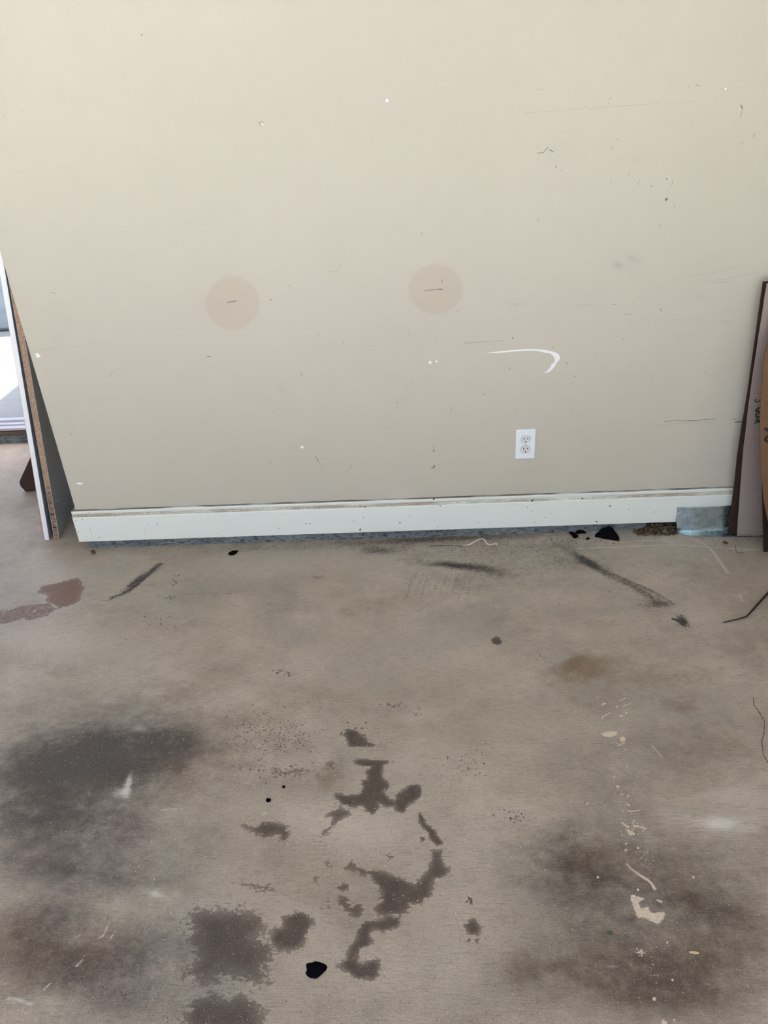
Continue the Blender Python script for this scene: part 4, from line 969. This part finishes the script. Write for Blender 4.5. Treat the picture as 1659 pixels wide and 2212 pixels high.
for v_ in np.linspace(0, 1, 6):
    row = []
    for u in xs:
        x = .9470+(1.42-.947)*u; yf = np.interp(x, [.947, .955, .99, 1.064, 1.162, 1.42], [-.030, -.046, -.056, -.068, -.075, -.078])
        yb = -0.0280-0.009*(1-math.exp(-(u/.07)**2))*math.exp(-(u/.35)**2); yf = min(yf, yb-.002)
        row.append((x, yb+(yf-yb)*v_, 0.0035-0.0022*v_+0.0010*math.sin(u*7)*v_))
    g2.append(row)
sheet('upright_flange', g1, 0.0008, MAT_ZINC, fls)
sheet('floor_flange', g2[::-1], 0.0008, MAT_ZINC, fls)

# ------------------------------------------------------------------ wall outlet
MAT_PLATE = simple('white_outlet_plastic', (0.83, 0.89, 0.95), 0.32, 0.02, 60.0)
MAT_DEVICE = simple('cream_device_plastic', (0.72, 0.74, 0.72), 0.35, 0.02, 60.0)
MAT_SLOT = simple('black_slot', (0.006, 0.006, 0.006), 0.8, 0.1, 60.0)
MAT_SCREW = simple('steel_screw', (0.55, 0.55, 0.55), 0.35, 0.1, 60.0, metal=0.9)
OX, OZ = 0.3409+0.03495, 0.3166+0.05715
out = tag(empty('wall_outlet', (OX, 0, OZ)), 'white duplex electrical outlet with two sockets on the beige wall', 'outlet')
def rrect(w, h, r, n=5):
    return [(sx*(w-r)+r*math.cos(a+k*math.pi/2/n), sz*(h-r)+r*math.sin(a+k*math.pi/2/n)) for sx, sz, a in ((1, 1, 0), (-1, 1, math.pi/2), (-1, -1, math.pi), (1, -1, 1.5*math.pi)) for k in range(n+1)]
def plate(name, outline_rings, mat, par):
    """rings of (x,z) outlines with depth y, joined and capped at the last"""
    n = len(outline_rings[0][0]); vv = []; ff = []
    for pts, y in outline_rings: vv += [(x, y, z) for x, z in pts]
    for r in range(len(outline_rings)-1):
        for i in range(n): j = (i+1) % n; ff.append((r*n+i, r*n+j, (r+1)*n+j, (r+1)*n+i))
    ff.append(tuple((len(outline_rings)-1)*n+i for i in range(n))); ff.append(tuple(range(n-1, -1, -1)))
    bm = bmesh.new(); o = mesh(name, vv, ff, mat, par); bm.from_mesh(o.data); bmesh.ops.recalc_face_normals(bm, faces=bm.faces); bm.to_mesh(o.data); bm.free()
    return o
W2, H2 = 0.03495, 0.05715
plate('cover_plate', [(rrect(W2, H2, .003), -0.0003), (rrect(W2, H2, .003), -0.0020), (rrect(W2-.0016, H2-.0016, .003), -0.0042), (rrect(W2-.0044, H2-.0044, .003), -0.0054)], MAT_PLATE, out)
def recept(r, h, n=44):
    return [(r*math.cos(t), max(-h, min(h, r*math.sin(t)))) for t in np.linspace(0, 2*math.pi, n, endpoint=False)]
def sh(pts, dz): return [(x, z+dz) for x, z in pts]
for dz in (0.0195, -0.0195):
    plate('gap', [(sh(recept(.0176, .0150), dz), -0.0050), (sh(recept(.0176, .0150), dz), -0.00545)], MAT_SLOT, out)
    rc = plate('receptacle', [(sh(recept(.0169, .0143), dz), -0.0050), (sh(recept(.0169, .0143), dz), -0.0064), (sh(recept(.0163, .0137), dz), -0.0068)], MAT_DEVICE, out)
    for x, hh in ((-.0064, .0044), (.0064, .0036)):
        bm_obj('slot', boxes((x-.0013, x+.0013, -0.00695, -0.0060, dz+.0042-hh, dz+.0042+hh)), MAT_SLOT, rc)
    plate('ground_hole', [(sh([(.0026*math.cos(t), .0026*math.sin(t)-.0082) for t in np.linspace(0, 2*math.pi, 16, endpoint=False)], dz), -0.0060), (sh([(.0026*math.cos(t), .0026*math.sin(t)-.0082) for t in np.linspace(0, 2*math.pi, 16, endpoint=False)], dz), -0.00695)], MAT_SLOT, rc)
sr = [(.0027*math.cos(t), .0027*math.sin(t)) for t in np.linspace(0, 2*math.pi, 16, endpoint=False)]
scw = plate('screw', [(sr, -0.0050), (sr, -0.0058), ([(x*.7, z*.7) for x, z in sr], -0.0062)], MAT_SCREW, out)
bm_obj('screw_slot', boxes((-.0020, .0020, -0.0064, -0.0060, -.0004, .0004)), MAT_SLOT, scw)

# ------------------------------------------------------------------ lumps and litter on the floor
MAT_ASPH = simple('black_asphalt', (0.0045, 0.0045, 0.0055), 0.95, 0.6, 220.0, bump=0.9, spec=0.06)
MAT_TAR = simple('smooth_black_tar', (0.0025, 0.0025, 0.005), 0.8, 0.2, 120.0, spec=0.05)
bm = bmesh.new()
base_px = [(1286, 1153), (1285, 1160), (1308, 1165), (1338, 1169), (1336, 1158), (1316, 1152)]
cz = fl(1312, 1160); hullp = [fl(x, y)-cz for x, y in base_px]
hullp += [np.array(fl(1300, 1150))-cz+[0, .004, .014], np.array(fl(1316, 1157))-cz+[0, .012, .036], np.array(fl(1321, 1157))-cz+[0, .012, .034], np.array(fl(1331, 1160))-cz+[0, .008, .018], np.array(fl(1292, 1156))-cz+[0, 0.0, .010]]
for p in hullp: bm.verts.new(p)
bmesh.ops.convex_hull(bm, input=bm.verts)
bmesh.ops.delete(bm, geom=[v for v in bm.verts if not v.link_faces], context='VERTS')
bmesh.ops.subdivide_edges(bm, edges=bm.edges, cuts=5, use_grid_fill=True)
for v in bm.verts:
    d = 0.0035*noise3(v.co, 70)+0.0018*noise3(v.co, 230); nn = v.co.normalized() if v.co.length else Vector((0, 0, 1))
    v.co += nn*d; v.co.z = max(v.co.z, 0.0)
o = bm_obj('asphalt_chunk', bm, MAT_ASPH); o.location = (cz[0], cz[1], 0.0002)
tag(o, 'largest jagged black asphalt chunk, wedge-shaped, by the curb', 'asphalt chunk')
Z = ((1180, 1100), 5.53)
flake('asphalt_chip', [(270, 282), (310, 285), (350, 305), (385, 330), (360, 350), (325, 350), (305, 318)], .008, MAT_ASPH, 'elongated black asphalt chip just left of the largest chunk', 'asphalt chip', 'asphalt chips by the curb', org=Z[0], sc=Z[1])
flake('asphalt_chip', [(345, 280), (380, 260), (430, 258), (470, 278), (480, 292), (430, 292), (370, 298)], .007, MAT_ASPH, 'flat broad black asphalt chip lying closest to the curb', 'asphalt chip', 'asphalt chips by the curb', org=Z[0], sc=Z[1])
flake('asphalt_chip', [(475, 352), (495, 345), (518, 356), (505, 366), (480, 364)], .004, MAT_ASPH, 'tiny black asphalt crumb between chips and largest chunk', 'asphalt chip', 'asphalt chips by the curb', org=Z[0], sc=Z[1])
flake('asphalt_chip', [(205, 262), (235, 245), (240, 255), (215, 270)], .004, MAT_ASPH, 'small black sliver at the curb, leftmost of the asphalt bits', 'asphalt chip', 'asphalt chips by the curb', org=Z[0], sc=Z[1])
flake('black_chip', [(492.4, 1196.5), (499, 1192), (504, 1190), (515.5, 1190.2), (511, 1196), (505, 1199.5), (497, 1200)], .004, MAT_TAR, 'black pointed chip on the floor below the left baseboard', 'chip')
flake('tar_patch', [(661, 2085), (664, 2082), (676, 2080), (680, 2077.5), (690, 2079), (704, 2085), (707.5, 2091), (705, 2096), (697, 2104), (688, 2112), (682, 2115), (670, 2113.5), (663, 2109), (660, 2103), (663, 2097), (662, 2091)], .004, MAT_TAR, 'largest flat black tar patch, heart-shaped, in the foreground', 'tar patch', None, dome=.1)
flake('tar_spot', [(574, 1729), (575.4, 1726.4), (578, 1725), (580.4, 1726), (583, 1725.2), (585.6, 1728), (584.6, 1731), (581.4, 1733.2), (577.6, 1733.4), (575, 1731.6)], .003, MAT_TAR, 'small round black tar spot beside the stain, larger of two', 'tar patch', 'small tar spots', dome=.1)
flake('tar_spot', [(609, 1701), (610, 1698.6), (612.6, 1697.4), (615.5, 1698.8), (616.6, 1700.6), (614.6, 1702.6), (612, 1703.4)], .003, MAT_TAR, 'tiny black tar spot beside the stain, smaller of two', 'tar patch', 'small tar spots', dome=.1)
MAT_WOOD = simple('pale_wood', (0.66, 0.46, 0.27), 0.7, 0.15, 120.0, stretch=(0.3, 3, 1))
flake('wood_chip', [(1488, 2056.5), (1497, 2055.5), (1510, 2058.5), (1510.5, 2062), (1500, 2062), (1489, 2059.5)], .003, MAT_WOOD, 'small pale wood splinter lying in the right foreground', 'wood chip', dome=.1)
MAT_LEAF = simple('green_leaf', (0.05, 0.11, 0.03), 0.6, 0.3, 120.0)
flake('leaf_scrap', [(1312, 2014), (1317, 2010.5), (1321, 2014), (1325, 2016.5), (1319, 2019.5), (1314, 2019)], .0025, MAT_LEAF, 'tiny green leaf scrap on the concrete', 'leaf')
flake('dirt_clod', [(196.5, 1194), (199, 1190.5), (204, 1190.5), (207.5, 1194), (204, 1198), (199, 1198.5)], .008, MAT_DIRT, 'small brown dirt clod on the floor under the left baseboard end', 'dirt clod')
flake('leaf_scrap', [(1560, 1172), (1564, 1169.5), (1570, 1171), (1573, 1174), (1566, 1176)], .003, simple('rust_brown_leaf', (0.15, 0.07, 0.025), 0.8, 0.3, 120.0), 'curled rusty brown leaf bit in front of the metal flashing', 'leaf')
MAT_PFLAKE = simple('dirty_white_paint', (0.50, 0.46, 0.40), 0.7, 0.6, 260.0)
flake('paint_flake', [(1566, 1193), (1569, 1190), (1575, 1190), (1577, 1192), (1573, 1195), (1568, 1195.5)], .003, MAT_PFLAKE, 'white paint flake on the floor, the one nearer the cardboard', 'paint flake', 'paint flakes')
flake('paint_flake', [(1515, 1206), (1519, 1204.5), (1523, 1206), (1525, 1208.5), (1519, 1209.5)], .003, MAT_PFLAKE, 'white paint flake on the floor, the one farther from the cardboard', 'paint flake', 'paint flakes')
f5 = flake('dirt_crumb', [(1519.5, 1148.6), (1522, 1146.5), (1527, 1146.2), (1529, 1148.5), (1525, 1150.5)], .005, MAT_DIRT, 'brown dirt crumb lying on the metal flashing', 'dirt clod', z=0.0035)

# thin dry twig by the cardboard
pts = [fl(x, y, .002) for x, y in ((1587, 1176), (1588.5, 1184), (1590, 1190), (1594, 1194), (1601, 1192.5), (1606, 1196))]
o = tube('twig', smooth_path(pts, 4), .0009, MAT_DIRT, None, 5); tag(o, 'thin crooked dark twig on the floor in front of the cardboard', 'twig')

# white plastic tie with a hooked end
T = lambda x, y, z: tuple(fl(960+x/10.37, 1140+y/10.37, z))
pts = [T(395, 408, .0015), T(440, 398, .0022), T(500, 388, .003), T(560, 374, .003), T(620, 348, .004), T(680, 312, .007), T(740, 280, .010), T(800, 254, .012), T(850, 250, .012), T(895, 272, .010), T(925, 315, .007), T(950, 350, .004), T(990, 374, .003), T(1050, 384, .0025), T(1085, 372, .003), T(1120, 352, .004), T(1155, 350, .004), T(1182, 368, .003), T(1160, 386, .002), T(1115, 390, .002)]
sp_ = smooth_path(pts, 4); m = len(sp_)
rad = [np.interp(i/(m-1), [0, .04, .12, .22, .28, .6, .9, 1], [.0004, .0012, .0024, .0028, .0019, .0020, .0016, .0010]) for i in range(m)]
o = tube('plastic_tie', sp_, rad, simple('white_plastic', (0.78, 0.76, 0.70), 0.5, 0.12, 160.0), None, 8, .75)
tag(o, 'short curled off-white plastic tie on the floor by the curb', 'cable tie')

# bent black rod entering from the right
pts = [(*fl(1562, 1346)[:2], .003), (*fl(1590, 1340)[:2], .0035), (*fl(1611, 1334.5)[:2], .004), (*fl(1617, 1329)[:2], .0045), (*fl(1640, 1304)[:2], .006), (*fl(1662, 1281)[:2], .008), (1.175, -.372, .010)]
o = tube('bent_rod', [Vector(p) for p in pts], [.0018, .0020, .0022, .0026, .0036, .0040, .0042], simple('black_metal', (0.02, 0.02, 0.022), 0.5, 0.2, 60.0, metal=.4), None, 8)
tag(o, 'thin bent black metal rod on the floor at the right edge', 'rod')

# heap of dry leaves and dirt under the baseboard gap
bm = bmesh.new(); r = random.Random(5); cols = []
MAT_LITTER = [simple('litter_brown', (0.075, 0.052, 0.034), 0.95, 0.5, 150.0, bump=.6), simple('litter_tan', (0.15, 0.115, 0.08), 0.9, 0.4, 150.0), simple('litter_russet', (0.12, 0.055, 0.022), 0.9, 0.4, 150.0)]
for k in range(300):
    x = r.triangular(1366, 1466, 1430); yy = r.uniform(1139, 1157) if x > 1400 else r.uniform(1146, 1157)
    p = fl(x, yy); hmax = .036*math.exp(-((x-1430)/36)**2)*max(0, 1-abs(yy-1147)/14)
    z = r.uniform(0, 1)*hmax; mi = r.choice((0, 0, 0, 1, 1, 2)) if x > 1395 else r.choice((0, 2, 2))
    if r.random() < .45:
        res = bmesh.ops.create_icosphere(bm, subdivisions=1, radius=r.uniform(.002, .0075)); vs_l = res['verts']
        mt = Matrix.Translation((p[0], p[1], z+.002)) @ Matrix.Rotation(r.uniform(0, 6), 4, 'Z') @ Matrix.Diagonal((r.uniform(.8, 1.5), r.uniform(.6, 1), r.uniform(.5, .9), 1))
        for v in vs_l: v.co += Vector([r.uniform(-.0012, .0012) for _ in range(3)])
    else:
        L, w = r.uniform(.006, .016), r.uniform(.002, .006)
        vs_l = [bm.verts.new(c) for c in ((-L, 0, 0), (-L*.3, w, .001), (L*.4, w*.8, .0015), (L, 0, .003), (L*.4, -w*.8, .001), (-L*.3, -w, .0012))]
        bm.faces.new(vs_l); bm.faces.new([bm.verts.new(v.co-Vector((0, 0, .0006))) for v in vs_l][::-1])
        vs_l = [v for v in bm.verts][-12:]
        mt = Matrix.Translation((p[0], p[1], z+.003)) @ Matrix.Rotation(r.uniform(0, 6), 4, 'Z') @ Matrix.Rotation(r.gauss(0, .5), 4, 'X') @ Matrix.Rotation(r.gauss(0, .3), 4, 'Y')
    bmesh.ops.transform(bm, matrix=mt, verts=vs_l)
    for f_ in {f for v in vs_l for f in v.link_faces}: f_.material_index = mi
for v in bm.verts: v.co.z = max(v.co.z, .0004)
me = bpy.data.meshes.new('leaf_litter'); bm.to_mesh(me); bm.free()
o = link('leaf_litter', me)
for m_l in MAT_LITTER: me.materials.append(m_l)
tag(o, 'heap of brown dirt and crumbled dry leaves beside the metal flashing', 'debris'); o['kind'] = 'stuff'

# specks of dirt stuck to the baseboard
bb = bpy.data.objects['baseboard_front']
for x, y, w, h, Y in ((1150, 1081, 2.2, 4.5, -.0150), (1258, 1077, 3.5, 1.6, -.0150), (937, 1078, 3, 2.6, -.0140), (951, 1092.5, 3, 1.4, -.0163), (864, 1129, 2.2, 2.2, -.0163), (778, 1144, 2.5, 4.2, -.0163), (670, 1131, 1.8, 1.4, -.0163), (1318, 1093, 2.6, 2.2, -.0163), (789, 1095, 1.6, 3, -.0150), (340, 1133, 1.6, 1.6, -.0163), (1289, 1127, 3.2, 1.6, -.0163)):
    a = wl(x, y, Y); s = 1/640
    bm = bmesh.new(); bmesh.ops.create_icosphere(bm, subdivisions=1, radius=1.0, matrix=Matrix.Translation(a) @ Matrix.Rotation(.4, 4, 'Y') @ Matrix.Diagonal((w*s*.9, .0010, h*s*.9, 1)))
    bm_obj('dirt_speck', bm, MAT_GLIDE if y < 1090 else MAT_DIRT, bb)
